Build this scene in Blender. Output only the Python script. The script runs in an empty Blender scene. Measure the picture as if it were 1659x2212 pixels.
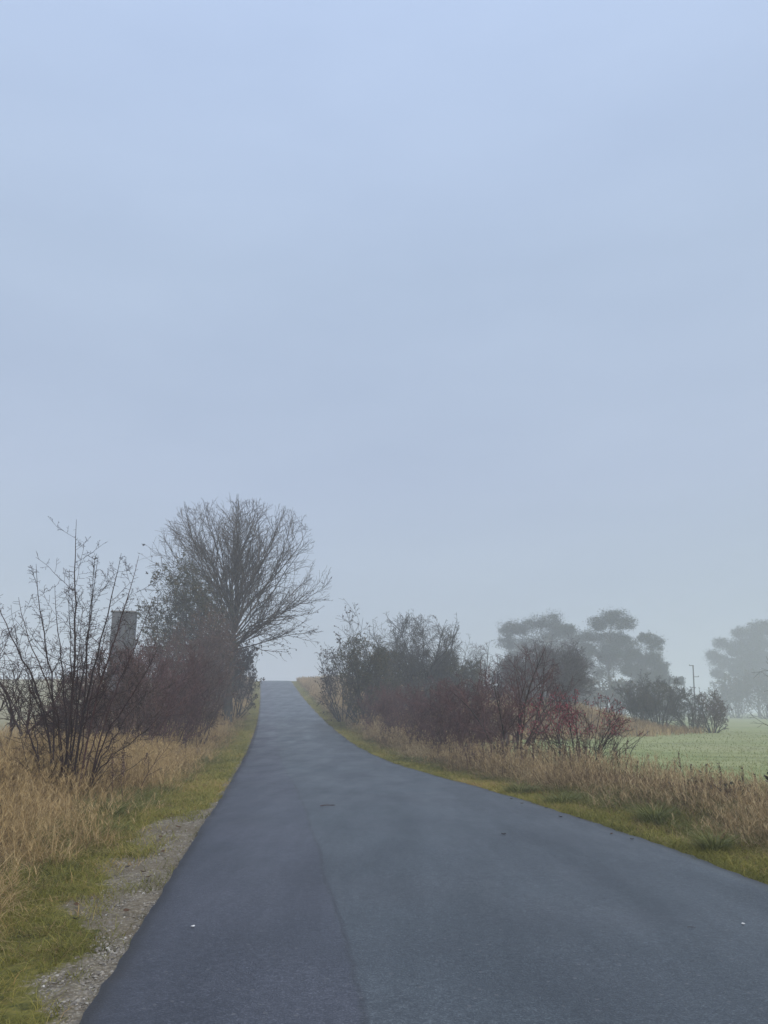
import bpy, math, random
import numpy as np
from mathutils import Vector, Matrix

sc = bpy.context.scene
COL = sc.collection
R = math.radians
nrng = np.random.default_rng(7)

# ------------------------------------------------------------------ camera
F_PX = 1661.0                      # focal length in pixels of a 1659 px wide picture
CAM_H = 1.45
PITCH = math.atan((1535 - 1106) / F_PX)
CT, ST = math.cos(PITCH), math.sin(PITCH)

# ------------------------------------------------------------------ road survey: (row, left edge, right edge)
SURVEY = [(2212, 170, 2500), (1912, 357, 1659), (1855, 392, 1500), (1815, 417, 1398), (1775, 443, 1290), (1735, 470, 1160),
          (1704, 490, 1045), (1680, 503, 958), (1652, 519, 858), (1625, 533, 790), (1590, 548, 738),
          (1545, 560, 688), (1505, 563, 652), (1470, 562, 628)]
ROAD_W = 5.0
ys, xl, xr, zs = [], [], [], []
for row, a, b in SURVEY:
    if row == 2212:
        c = CAM_H / ((row - 1535) / F_PX * CT + 0) * 1.0
        k = (row - 1106) / F_PX
        c = CAM_H / (k * CT - ST)
        u = -k * c
        ys.append(c * CT - u * ST); zs.append(0.0)
        xl.append((a - 829.5) * c / F_PX); xr.append(xl[-1] + ROAD_W)
        continue
    c = F_PX * ROAD_W / (b - a)
    u = (1106 - row) * c / F_PX
    ys.append(c * CT - u * ST); zs.append(c * ST + u * CT + CAM_H)
    xl.append((a - 829.5) * c / F_PX); xr.append((b - 829.5) * c / F_PX)
sl = (xl[4] - xl[1]) / (ys[4] - ys[1])
ys = [-40.0] + ys; xl = [xl[0] + sl * (-40 - ys[1])] + xl; xr = [xl[0] + ROAD_W] + xr; zs = [0.0] + zs
for dy, dz in ((8, 0.35), (18, 0.25), (40, -1.2), (90, -4.0), (300, -7.0), (700, -9.0)):
    n0 = len(SURVEY)
    ys.append(ys[n0] + dy); zs.append(zs[n0] + dz)
    xl.append(xl[n0] - 0.145 * dy); xr.append(xr[n0] - 0.145 * dy)
YG = np.arange(-40, 800, 0.5)
def smooth(v, w):
    out = v.copy()
    for i, y in enumerate(YG):
        s = max(1.0, min(w, 0.18 * abs(y) + 1)); k = int(s * 2)
        out[i] = v[max(0, i - k):i + k + 1].mean() if i - k >= 0 else v[i]
    return out
ZR = smooth(np.interp(YG, ys, zs), 9)
XL = smooth(np.interp(YG, ys, xl), 7)
XR = smooth(np.interp(YG, ys, xr), 7)
def road_z(Y): return np.interp(Y, YG, ZR)
def edge_l(Y): return np.interp(Y, YG, XL)
def edge_r(Y): return np.interp(Y, YG, XR)

def sst(a, b, x):
    t = np.clip((x - a) / (b - a), 0, 1); return t * t * (3 - 2 * t)
def wav(X, Y):
    return (np.sin(X * .7 + Y * .31) + np.sin(X * .33 - Y * .52 + 1.3) + np.sin(X * 1.7 + 2 * np.sin(Y * .6)) * .5) / 2.5
FIELD_Z = CAM_H - 1.95
def ground_z(X, Y):
    X = np.asarray(X, float); Y = np.asarray(Y, float)
    zr = road_z(Y); uL = edge_l(Y) - X; uR = X - edge_r(Y)
    z = zr - 0.055 + 0 * X
    left = -0.03 * sst(0.2, 1.2, uL) + 0.52 * sst(1.1, 3.2, uL) + 0.04 * wav(X, Y) * sst(.8, 2, uL) + 0.3 * wav(X * .1, Y * .1) * sst(6, 20, uL)
    z = np.where(uL > 0, z + left, z)
    far = sst(45, 70, Y)
    s0 = 1.9 + 17.5 * far; s1 = s0 + 4.6 + 9 * far
    rise = 0.12 * sst(1.0, 2.0, uR) + far * 0.55 * sst(2, 12, uR)
    t = sst(s0, s1, uR)
    fld = FIELD_Z + 0.16 * wav(X * .16, Y * .2) - 0.0 * Y
    z = np.where(uR > 0, (z + rise + 0.04 * wav(X, Y) * sst(.8, 2, uR)) * (1 - t) + fld * t, z)
    return z

def at(px, Y, dz=0.0):
    """ground point at depth Y seen in column px"""
    X = (px - 829.5) / F_PX * Y
    for _ in range(4):
        z = float(ground_z(X, Y)); c = Y * CT + (z + dz - CAM_H) * ST
        X = (px - 829.5) / F_PX * c
    return Vector((X, Y, float(ground_z(X, Y)) + dz))
def pix(px, py, Y):
    a = (px - 829.5) / F_PX; b = (1106 - py) / F_PX
    yy = CT - ST * b; zz = ST + CT * b; s = Y / yy
    return Vector((a * s, Y, zz * s + CAM_H))

# ------------------------------------------------------------------ object helpers
def tag(o, label, cat, group=None, kind=None):
    o['label'] = label; o['category'] = cat
    if group: o['group'] = group
    if kind: o['kind'] = kind
    return o
def empty(name, loc, label, cat, group=None):
    o = bpy.data.objects.new(name, None); COL.objects.link(o); o.location = loc
    o.empty_display_size = 0.2
    return tag(o, label, cat, group)
def link(name, me, mat, parent=None):
    if mat and not me.materials: me.materials.append(mat)
    o = bpy.data.objects.new(name, me); COL.objects.link(o)
    if parent: o.parent = parent
    return o
def make_mesh(name, V, faces_by_n, tint=None, smooth_=True, extra=None):
    """V (N,3); faces_by_n: list of int arrays (M,k)"""
    me = bpy.data.meshes.new(name)
    V = np.asarray(V, np.float32)
    fl = [np.asarray(f, np.int32) for f in faces_by_n if len(f)]
    me.vertices.add(len(V)); me.vertices.foreach_set('co', V.ravel())
    loops = np.concatenate([f.ravel() for f in fl])
    tot = np.concatenate([np.full(len(f), f.shape[1], np.int32) for f in fl])
    st = np.concatenate([[0], np.cumsum(tot)[:-1]]).astype(np.int32)
    me.loops.add(len(loops)); me.loops.foreach_set('vertex_index', loops)
    me.polygons.add(len(tot)); me.polygons.foreach_set('loop_start', st); me.polygons.foreach_set('loop_total', tot)
    me.polygons.foreach_set('use_smooth', np.full(len(tot), smooth_, bool))
    att = {}
    if tint is not None: att['tint'] = tint
    if extra: att.update(extra)
    for k, v in att.items():
        a = me.attributes.new(k, 'FLOAT', 'POINT'); a.data.foreach_set('value', np.asarray(v, np.float32))
    me.update(calc_edges=True)
    return me

def tubes(name, lines, sides):
    """lines: list of (pts, radii); one tapered tube each, all in one mesh"""
    groups = {}
    for p, r in lines: groups.setdefault(len(p), []).append((p, r))
    VV, FF, TT, base = [], [], [], 0
    for K, L in groups.items():
        P = np.array([[tuple(q) for q in p] for p, r in L], float); Rr = np.array([r for p, r in L], float)
        n = len(L)
        T = np.empty_like(P); T[:, 1:-1] = P[:, 2:] - P[:, :-2]; T[:, 0] = P[:, 1] - P[:, 0]; T[:, -1] = P[:, -1] - P[:, -2]
        T /= np.linalg.norm(T, axis=2, keepdims=True) + 1e-9
        m = T.mean(axis=1)
        ref = np.where(np.abs(m[:, 2:3]) > 0.7, np.array([[1., .13, 0]]), np.array([[.1, .2, 1.]]))[:, None, :]
        A = np.cross(T, np.broadcast_to(ref, T.shape)); A /= np.linalg.norm(A, axis=2, keepdims=True) + 1e-9
        B = np.cross(T, A)
        ang = np.arange(sides) * 2 * math.pi / sides
        ring = P[:, :, None] + Rr[:, :, None, None] * (A[:, :, None] * np.cos(ang)[None, None, :, None] + B[:, :, None] * np.sin(ang)[None, None, :, None])
        VV.append(ring.reshape(-1, 3))
        idx = base + np.arange(n * K * sides).reshape(n, K, sides)
        a = idx[:, :-1]; b = idx[:, 1:]
        f = np.stack([a, np.roll(a, -1, 2), np.roll(b, -1, 2), b], -1).reshape(-1, 4)
        FF.append(f); TT.append(np.repeat(nrng.random(n), K * sides)); base += n * K * sides
    return make_mesh(name, np.concatenate(VV), [np.concatenate(FF)], np.concatenate(TT))

def leaves_mesh(name, pos, size, flat=0.0, aspect=0.55, droop=0.3, tintv=None, dirs=None):
    """many small folded leaf blades"""
    P = np.array([tuple(p) for p in pos], float); n = len(P)
    S = np.asarray(size) * np.ones(n) * (0.6 + 0.8 * nrng.random(n))
    D = nrng.normal(size=(n, 3)); D[:, 2] = D[:, 2] * (1 - flat) - droop
    if dirs is not None: D = D * .5 + np.array([tuple(d) for d in dirs]) * 1.2
    D /= np.linalg.norm(D, axis=1, keepdims=True)
    W = np.cross(D, nrng.normal(size=(n, 3))); W /= np.linalg.norm(W, axis=1, keepdims=True)
    N = np.cross(D, W)
    s = S[:, None]
    v = np.stack([P, P + D * s * .5 + W * s * aspect * .5 + N * s * .08, P + D * s, P + D * s * .5 - W * s * aspect * .5 + N * s * .08], 1)
    i = np.arange(n * 4).reshape(n, 4)
    f = np.concatenate([i[:, [0, 1, 2]], i[:, [0, 2, 3]]])
    t = nrng.random(n) if tintv is None else np.clip(tintv, 0, 1)
    return make_mesh(name, v.reshape(-1, 3), [f], np.repeat(t, 4), False)

# ------------------------------------------------------------------ materials
def new_mat(name):
    m = bpy.data.materials.new(name); m.use_nodes = True
    nt = m.node_tree; return m, nt, nt.nodes['Principled BSDF']
def N(nt, t, **kw):
    n = nt.nodes.new(t)
    for k, v in kw.items(): setattr(n, k, v)
    return n
def ramp(nt, stops):
    r = N(nt, 'ShaderNodeValToRGB'); e = r.color_ramp.elements
    while len(e) > 1: e.remove(e[-1])
    e[0].position = stops[0][0]; e[0].color = (*stops[0][1], 1)
    for p, c in stops[1:]:
        q = e.new(p); q.color = (*c, 1)
    return r
def noise(nt, scale, detail=4, rough=.55, vec=None):
    n = N(nt, 'ShaderNodeTexNoise'); n.inputs['Scale'].default_value = scale
    n.inputs['Detail'].default_value = detail; n.inputs['Roughness'].default_value = rough
    if vec is not None: nt.links.new(vec, n.inputs['Vector'])
    return n
def objcoord(nt): return N(nt, 'ShaderNodeTexCoord').outputs['Object']
def mixc(nt, f, a, b, mode='MIX'):
    m = N(nt, 'ShaderNodeMix', data_type='RGBA', blend_type=mode)
    for sock, v in ((m.inputs[0], f), (m.inputs[6], a), (m.inputs[7], b)):
        if hasattr(v, 'is_output'): nt.links.new(v, sock)
        elif isinstance(v, (int, float)): sock.default_value = v
        else: sock.default_value = (*v, 1)
    return m.outputs[2]
def math_(nt, op, a, b=0.0, c=None):
    m = N(nt, 'ShaderNodeMath', operation=op)
    for i, v in enumerate((a, b) if c is None else (a, b, c)):
        if hasattr(v, 'is_output'): nt.links.new(v, m.inputs[i])
        else: m.inputs[i].default_value = v
    return m.outputs[0]
def mapr(nt, v, a, b, c=0.0, d=1.0):
    m = N(nt, 'ShaderNodeMapRange'); nt.links.new(v, m.inputs[0])
    for i, q in enumerate((a, b, c, d)): m.inputs[i + 1].default_value = q
    return m.outputs[0]
def attr(nt, name): 
    a = N(nt, 'ShaderNodeAttribute', attribute_name=name); return a.outputs['Fac']
def bump(nt, bs, h, strength=.3, dist=.02):
    b = N(nt, 'ShaderNodeBump'); b.inputs['Strength'].default_value = strength; b.inputs['Distance'].default_value = dist
    nt.links.new(h, b.inputs['Height']); nt.links.new(b.outputs[0], bs.inputs['Normal'])

def tint_mat(name, stops, rough=.8, nz=None, spec=.3, transl=0.0):
    m, nt, bs = new_mat(name)
    r = ramp(nt, stops); nt.links.new(attr(nt, 'tint'), r.inputs[0])
    c = r.outputs[0]
    if nz:
        n = noise(nt, nz[0], 3, vec=objcoord(nt)); c = mixc(nt, mapr(nt, n.outputs[0], .35, .65), c, nz[1], 'MULTIPLY')
    nt.links.new(c, bs.inputs['Base Color'])
    bs.inputs['Roughness'].default_value = rough; bs.inputs['Specular IOR Level'].default_value = spec
    if transl:
        tr = N(nt, 'ShaderNodeBsdfTranslucent'); nt.links.new(c, tr.inputs[0])
        mx = N(nt, 'ShaderNodeMixShader'); mx.inputs[0].default_value = transl
        nt.links.new(bs.outputs[0], mx.inputs[1]); nt.links.new(tr.outputs[0], mx.inputs[2])
        nt.links.new(mx.outputs[0], nt.nodes['Material Output'].inputs[0])
    return m

M = {}
M['dry'] = tint_mat('dry_grass_blades', [(0, (.07, .043, .022)), (.25, (.19, .122, .055)), (.6, (.36, .25, .115)), (1, (.58, .44, .235))], .8, transl=.25, spec=.2)
M['dry_red'] = tint_mat('russet_grass_blades', [(0, (.05, .03, .019)), (.3, (.155, .10, .055)), (.65, (.345, .25, .132)), (1, (.58, .46, .27))], .8, transl=.25, spec=.2)
M['green'] = tint_mat('verge_grass_blades', [(0, (.055, .06, .014)), (.3, (.17, .168, .034)), (.6, (.275, .252, .06)), (.85, (.375, .30, .095)), (1, (.42, .26, .12))], .7, transl=.3, spec=.25)
M['tuss'] = tint_mat('dark_tussock_blades', [(0, (.06, .07, .02)), (.5, (.14, .155, .045)), (1, (.27, .25, .10))], .7, transl=.2, spec=.25)
M['meadow'] = tint_mat('meadow_blades', [(0, (.14, .165, .055)), (.5, (.245, .27, .10)), (1, (.37, .365, .18))], .7, transl=.25, spec=.3)
M['bark_shrub'] = tint_mat('dark_red_bark', [(0, (.018, .009, .009)), (.6, (.038, .019, .018)), (1, (.075, .038, .034))], .6, (9, (.6, .6, .6)))
M['bark_tree'] = tint_mat('grey_brown_bark', [(0, (.035, .028, .022)), (.6, (.075, .058, .045)), (1, (.13, .10, .075))], .8, (6, (.55, .55, .55)))
M['trunk_tree'] = tint_mat('dark_trunk_bark', [(0, (.03, .032, .03)), (1, (.05, .05, .045))], .85, (5, (.5, .5, .5)))
M['twig_wine'] = tint_mat('wine_red_twigs', [(0, (.035, .017, .018)), (.6, (.092, .047, .044)), (1, (.165, .08, .07))], .7)
M['twig_brown'] = tint_mat('brown_twigs', [(0, (.035, .022, .02)), (.6, (.085, .052, .044)), (1, (.15, .095, .075))], .75)
M['twig_haze'] = tint_mat('grey_brown_twigs', [(0, (.035, .03, .03)), (1, (.11, .092, .088))], .8)
M['twig_grey'] = tint_mat('grey_twigs', [(0, (.03, .03, .028)), (1, (.09, .085, .075))], .8)
M['leaf_olive'] = tint_mat('olive_leaves', [(0, (.022, .026, .012)), (.55, (.055, .06, .025)), (.8, (.10, .09, .04)), (1, (.16, .10, .05))], .6, transl=.2)
M['leaf_dark'] = tint_mat('dark_withered_leaves', [(0, (.018, .016, .016)), (.7, (.045, .036, .03)), (1, (.09, .06, .045))], .6)
M['leaf_brown'] = tint_mat('brown_leaves', [(0, (.06, .035, .02)), (.6, (.14, .08, .045)), (1, (.22, .13, .08))], .7, transl=.2)
M['leaf_bramble'] = tint_mat('bramble_leaves', [(0, (.02, .022, .014)), (.6, (.05, .042, .03)), (1, (.09, .055, .045))], .5)
M['berry'] = tint_mat('red_berries', [(0, (.17, .02, .03)), (1, (.36, .05, .07))], .45, spec=.5)
M['needle'] = tint_mat('pine_needles', [(0, (.008, .014, .009)), (.6, (.02, .032, .019)), (1, (.045, .058, .032))], .7)
M['weed'] = tint_mat('dead_weed', [(0, (.05, .03, .025)), (.6, (.10, .06, .048)), (1, (.17, .11, .085))], .8)
M['stone'] = tint_mat('gravel_stone', [(0, (.10, .09, .08)), (.5, (.25, .225, .19)), (.85, (.42, .395, .35)), (1, (.66, .64, .60))], .75, (60, (.75, .75, .75)))

def asphalt_mat():
    m, nt, bs = new_mat('asphalt'); co = objcoord(nt)
    u = attr(nt, 'u')
    mpl = N(nt, 'ShaderNodeMapping'); nt.links.new(co, mpl.inputs[0]); mpl.inputs['Scale'].default_value = (1.0, .22, 1); mpl.inputs['Rotation'].default_value = (0, 0, R(-8))
    big = noise(nt, .42, 5, .6, co); fine = noise(nt, 75, 2, .8, co); mid = noise(nt, 22, 4, .75, co); lane = noise(nt, 1.3, 4, .6, mpl.outputs[0]); cross = noise(nt, .16, 3, .6, co)
    c = mixc(nt, mapr(nt, big.outputs[0], .36, .64), (.030, .034, .041), (.055, .060, .068))
    c = mixc(nt, mapr(nt, lane.outputs[0], .38, .66, 0, .7), c, mixc(nt, 1.0, c, (1.45, 1.42, 1.40), 'MULTIPLY'))
    c = mixc(nt, mapr(nt, cross.outputs[0], .47, .53, 0, .45), c, mixc(nt, 1.0, c, (.72, .80, .82), 'MULTIPLY'))
    seam_n = noise(nt, .5, 3, .5, co)
    uu = math_(nt, 'ADD', u, mapr(nt, seam_n.outputs[0], .3, .7, -.03, .03))
    side = mapr(nt, uu, 1.31, 1.37)
    c = mixc(nt, side, mixc(nt, 1.0, c, (.88, .86, .97), 'MULTIPLY'), mixc(nt, 1.0, c, (.98, 1.06, 1.06), 'MULTIPLY'))
    seam = math_(nt, 'SUBTRACT', 1.0, mapr(nt, math_(nt, 'ABSOLUTE', math_(nt, 'SUBTRACT', uu, 1.34)), 0.0, .03))
    c = mixc(nt, math_(nt, 'MULTIPLY', seam, .55), c, (.015, .015, .018))
    c = mixc(nt, mapr(nt, mid.outputs[0], .40, .60), c, mixc(nt, 1.0, c, (.66, .67, .70), 'MULTIPLY'))
    c = mixc(nt, mapr(nt, fine.outputs[0], .50, .66), c, mixc(nt, 1.0, c, (2.3, 2.25, 2.15), 'MULTIPLY'))
    chips = N(nt, 'ShaderNodeTexVoronoi'); chips.inputs['Scale'].default_value = 26; nt.links.new(co, chips.inputs['Vector'])
    chs = N(nt, 'ShaderNodeSeparateColor'); nt.links.new(chips.outputs['Color'], chs.inputs[0])
    chm = math_(nt, 'MULTIPLY', math_(nt, 'GREATER_THAN', chs.outputs[0], .965), math_(nt, 'LESS_THAN', chips.outputs['Distance'], .30))
    c = mixc(nt, math_(nt, 'MULTIPLY', chm, .6), c, (.11, .11, .115))
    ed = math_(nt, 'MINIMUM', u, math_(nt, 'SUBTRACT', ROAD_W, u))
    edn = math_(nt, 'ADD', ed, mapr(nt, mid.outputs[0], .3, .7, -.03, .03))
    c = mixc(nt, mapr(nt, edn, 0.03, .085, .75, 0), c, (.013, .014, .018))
    nt.links.new(c, bs.inputs['Base Color'])
    rgh = math_(nt, 'ADD', mapr(nt, big.outputs[0], .35, .65, .41, .55), mapr(nt, lane.outputs[0], .35, .65, .06, -.06))
    nt.links.new(rgh, bs.inputs['Roughness'])
    bs.inputs['Specular IOR Level'].default_value = .5
    bump(nt, bs, math_(nt, 'ADD', fine.outputs[0], math_(nt, 'MULTIPLY', mid.outputs[0], .5)), .5, .010)
    return m
M['asphalt'] = asphalt_mat()

def ground_mat():
    m, nt, bs = new_mat('soil_and_turf'); co = objcoord(nt)
    n1 = noise(nt, 1.1, 5, .65, co); n2 = noise(nt, 14, 5, .7, co); n3 = noise(nt, 60, 4, .7, co)
    green = ramp(nt, [(.25, (.03, .03, .012)), (.42, (.09, .088, .022)), (.56, (.17, .15, .035)), (.72, (.21, .155, .05)), (.85, (.12, .075, .04))]); nt.links.new(n2.outputs[0], green.inputs[0])
    dry = ramp(nt, [(.25, (.035, .026, .018)), (.55, (.10, .07, .04)), (.8, (.24, .17, .095))]); nt.links.new(n2.outputs[0], dry.inputs[0])
    vor = N(nt, 'ShaderNodeTexVoronoi'); vor.inputs['Scale'].default_value = 38; nt.links.new(co, vor.inputs['Vector'])
    gr = ramp(nt, [(.25, (.08, .064, .045)), (.42, (.19, .16, .12)), (.6, (.28, .245, .19)), (.8, (.38, .345, .28))]); nt.links.new(n2.outputs[0], gr.inputs[0])
    grc = mixc(nt, mapr(nt, vor.outputs['Distance'], .15, .5), mixc(nt, 1.0, gr.outputs[0], (1.35, 1.35, 1.35), 'MULTIPLY'), mixc(nt, 1.0, gr.outputs[0], (.7, .69, .66), 'MULTIPLY'))
    far = ramp(nt, [(.3, (.20, .18, .10)), (.6, (.30, .27, .16))]); nt.links.new(n1.outputs[0], far.inputs[0])
    c = mixc(nt, attr(nt, 'dryness'), green.outputs[0], dry.outputs[0])
    c = mixc(nt, attr(nt, 'farland'), c, far.outputs[0])
    gm = math_(nt, 'ADD', attr(nt, 'gravel'), mapr(nt, n2.outputs[0], .3, .7, -.45, .4))
    grc = mixc(nt, mapr(nt, n1.outputs[0], .45, .62, 0, .75), grc, (.14, .11, .07))
    c = mixc(nt, mapr(nt, gm, .36, .64), c, grc)
    nt.links.new(c, bs.inputs['Base Color']); bs.inputs['Roughness'].default_value = .95; bs.inputs['Specular IOR Level'].default_value = .2
    bump(nt, bs, math_(nt, 'ADD', n2.outputs[0], math_(nt, 'MULTIPLY', vor.outputs['Distance'], .5)), .7, .03)
    return m
M['ground'] = ground_mat()
def field_mat():
    m, nt, bs = new_mat('meadow_turf'); co = objcoord(nt)
    mp = N(nt, 'ShaderNodeMapping'); nt.links.new(co, mp.inputs[0]); mp.inputs['Scale'].default_value = (.22, 1.0, 1)
    mp.inputs['Rotation'].default_value = (0, 0, R(-10))
    n1 = noise(nt, .5, 6, .7, mp.outputs[0]); n2 = noise(nt, 6, 5, .7, mp.outputs[0]); n3 = noise(nt, .07, 3, .5, co)
    r = ramp(nt, [(.32, (.135, .170, .06)), (.5, (.235, .265, .10)), (.68, (.345, .345, .16))]); nt.links.new(n1.outputs[0], r.inputs[0])
    c = mixc(nt, mapr(nt, n2.outputs[0], .52, .72), r.outputs[0], (.12, .15, .06))
    c = mixc(nt, mapr(nt, n3.outputs[0], .45, .7, 0, .5), c, (.36, .33, .19))
    nt.links.new(c, bs.inputs['Base Color']); bs.inputs['Roughness'].default_value = .9; bs.inputs['Specular IOR Level'].default_value = .2
    bump(nt, bs, n2.outputs[0], .6, .05)
    return m
M['field'] = field_mat()
def wall_mat():
    m, nt, bs = new_mat('weathered_render'); co = objcoord(nt)
    mp = N(nt, 'ShaderNodeMapping'); nt.links.new(co, mp.inputs[0]); mp.inputs['Scale'].default_value = (3, 3, .35)
    a = noise(nt, 1.2, 6, .7, mp.outputs[0]); b = noise(nt, 3, 5, .6, co)
    c = mixc(nt, mapr(nt, a.outputs[0], .35, .65), (.058, .062, .068), (.10, .103, .105)); c = mixc(nt, mapr(nt, b.outputs[0], .5, .7), c, (.06, .062, .06))
    nt.links.new(c, bs.inputs['Base Color']); bs.inputs['Roughness'].default_value = .9; bump(nt, bs, b.outputs[0], .2, .02)
    return m
M['render'] = wall_mat()
def plain(name, col, rough=.6, metal=0):
    m, nt, bs = new_mat(name); n = noise(nt, 8, 4, .6, objcoord(nt))
    nt.links.new(mixc(nt, mapr(nt, n.outputs[0], .35, .65), tuple(x * .75 for x in col), col), bs.inputs['Base Color'])
    bs.inputs['Roughness'].default_value = rough; bs.inputs['Metallic'].default_value = metal
    return m
M['roof'] = plain('roof_slab', (.20, .19, .175), .9)
M['galv'] = plain('pole_wood', (.07, .065, .06), .7)
M['white'] = plain('pale_scrap', (.75, .74, .72), .6)
M['door'] = plain('steel_door', (.09, .10, .10), .6)

# ------------------------------------------------------------------ ground, field, road
GRAV = ([2, 3.4, 4.2, 4.9, 5.4, 5.75, 6.0, 6.4, 7.2, 8.5, 10, 11.2, 12.2, 12.7, 140], [.17, .14, .19, .30, .24, .22, .42, .56, .62, .66, .70, .62, .40, .10, .05])
_gn = np.random.default_rng(2).normal(0, 1, 4000); _gn = np.convolve(_gn, [1, 2, 1], 'same') / 2.4
def gravel_w(Y):
    Y = np.asarray(Y, float); k = np.arange(4000)
    return np.interp(Y, *GRAV) * np.clip(1 + .16 * np.interp(Y * 3.1, k, _gn) + .13 * np.interp(Y * 9.7 + 300, k, _gn), .2, 1.7)

def rows():
    y = -40.0; out = []
    while y < 700:
        out.append(y)
        y += 2.0 if y < 0 else max(.13, .018 * max(y, 2)) if y < 90 else (1.8 if y < 150 else 10)
    return np.array(out)
ROWS = rows()
def build_ground():
    ul = np.concatenate([np.arange(0, 2, .07), np.arange(2, 6, .3), np.geomspace(6, 650, 34)])
    ur = np.concatenate([np.arange(0, 1.4, .07), np.arange(1.4, 9, .3), np.arange(9, 45, 1.5), np.geomspace(45, 650, 22)])
    nl, nr = len(ul), len(ur)
    X = np.concatenate([edge_l(ROWS)[:, None] - ul[None, ::-1] + .0, edge_r(ROWS)[:, None] + ur[None]], 1)
    Y = np.repeat(ROWS[:, None], X.shape[1], 1)
    Z = ground_z(X, Y)
    uL = edge_l(Y) - X; uR = X - edge_r(Y)
    onL = uL >= -1e-6
    amp = np.where(Y < 40, 1.0, .4)
    Z = Z + amp * nrng.normal(0, .006, Z.shape) * ((uL > .02) | (uR > .02))
    dryness = np.where(onL, sst(1.0, 1.6, uL + .15 * wav(X * 3, Y * 2)), sst(.95, 1.7, uR + .2 * wav(X * 3, Y * 2)))
    gravel = np.where(onL, 1 - sst(-.16, .18, uL - gravel_w(Y) * (1 + .25 * wav(uL * 9 - Y * 3, Y * 6))), 1 - sst(.03, .16, uR - .05))
    farland = np.where(onL, sst(7, 14, uL), sst(14, 26, uR) * 0)
    nrow, ncol = X.shape
    idx = np.arange(nrow * ncol).reshape(nrow, ncol)
    q = np.stack([idx[:-1, :-1], idx[:-1, 1:], idx[1:, 1:], idx[1:, :-1]], -1)
    cx = (X[:-1, :-1] + X[1:, 1:]) / 2; cy = (Y[:-1, :-1] + Y[1:, 1:]) / 2
    uRc = cx - edge_r(cy); far = sst(45, 70, cy); s1 = 1.9 + 17.5 * far + (4.0 + 9 * far)
    isf = (uRc > s1 - .5 + .4 * wav(cx, cy)) & (cx > edge_r(cy))
    V = np.stack([X, Y, Z], -1).reshape(-1, 3)
    ex = {'dryness': dryness.ravel(), 'gravel': gravel.ravel(), 'farland': farland.ravel()}
    g = link('ground', make_mesh('ground', V, [q[~isf]], extra=ex), M['ground'])
    tag(g, 'soil and turf ground of the verges and hill on both sides of the road', 'ground', kind='structure')
    f = link('field', make_mesh('field', V, [q[isf]]), M['field'])
    tag(f, 'pale green misty meadow lying below the road on the right', 'field', kind='structure')
build_ground()
def build_road():
    y = ROWS; un = np.linspace(0, 1, 25)
    kk = np.arange(4000); XLj = edge_l(y) + nrng.normal(0, .008, len(y)) + .007 * np.interp((y + 50) * 1.4, kk, _gn); XRj = edge_r(y) + nrng.normal(0, .016, len(y)) + .035 * np.interp((y + 90) * 1.1, kk, _gn)
    X = XLj[:, None] + (XRj - XLj)[:, None] * un[None]
    Z = road_z(y)[:, None] + .03 * (1 - (2 * un[None] - 1) ** 2) + 0 * X
    X = np.concatenate([XLj[:, None] - .02, X, XRj[:, None] + .02], 1)
    Z = np.concatenate([Z[:, :1] - .12, Z, Z[:, -1:] - .12], 1)
    Y = np.repeat(y[:, None], X.shape[1], 1)
    u = np.concatenate([[0], un, [1]]) * ROAD_W; U = np.repeat(u[None], len(y), 0)
    idx = np.arange(X.size).reshape(X.shape)
    q = np.stack([idx[:-1, :-1], idx[:-1, 1:], idx[1:, 1:], idx[1:, :-1]], -1).reshape(-1, 4)
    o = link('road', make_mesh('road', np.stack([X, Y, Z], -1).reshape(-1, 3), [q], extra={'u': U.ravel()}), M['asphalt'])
    tag(o, 'freshly surfaced dark asphalt lane climbing to a crest', 'road', kind='structure')
build_road()

# ------------------------------------------------------------------ grass
def blades(name, base, h, w, az, lean, droop, tint, mat, parent=None):
    n = len(base)
    t = np.array([0, .4, .75, 1.0])
    d = np.stack([np.cos(az), np.sin(az), 0 * az], -1); s = np.stack([-np.sin(az), np.cos(az), 0 * az], -1)
    tw = nrng.normal(0, .9, n); s = s * np.cos(tw)[:, None] + d * np.sin(tw)[:, None]
    P = []
    for k, tt in enumerate(t):
        c = base + d * (h * (lean * tt + droop * tt ** 2.4))[:, None]
        c[:, 2] += h * (tt - .55 * droop * tt ** 3 - .2 * lean * tt ** 2)
        P.append(c)
    ww = [1, .85, .55]
    cols = []
    for k in range(3):
        o = s * (w * ww[k] * .5)[:, None]; cols += [P[k] - o, P[k] + o]
    cols.append(P[3])
    V = np.stack(cols, 1)
    i = np.arange(n * 7).reshape(n, 7)
    q = np.concatenate([i[:, [0, 1, 3, 2]], i[:, [2, 3, 5, 4]]]); tr = i[:, [4, 5, 6]]
    me = make_mesh(name, V.reshape(-1, 3), [q, tr], np.repeat(np.clip(tint, 0, 1), 7), False)
    return link(name, me, mat, parent), P[3]

def place(side, u, Y):
    X = edge_l(Y) - u if side == 'l' else edge_r(Y) + u
    return np.stack([X, Y, ground_z(X, Y) - .01], -1)
def pick_y(n, y0, y1, p):
    v = nrng.random(n); a = 1 - p
    return (y0 ** a + v * (y1 ** a - y0 ** a)) ** (1 / a)

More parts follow.
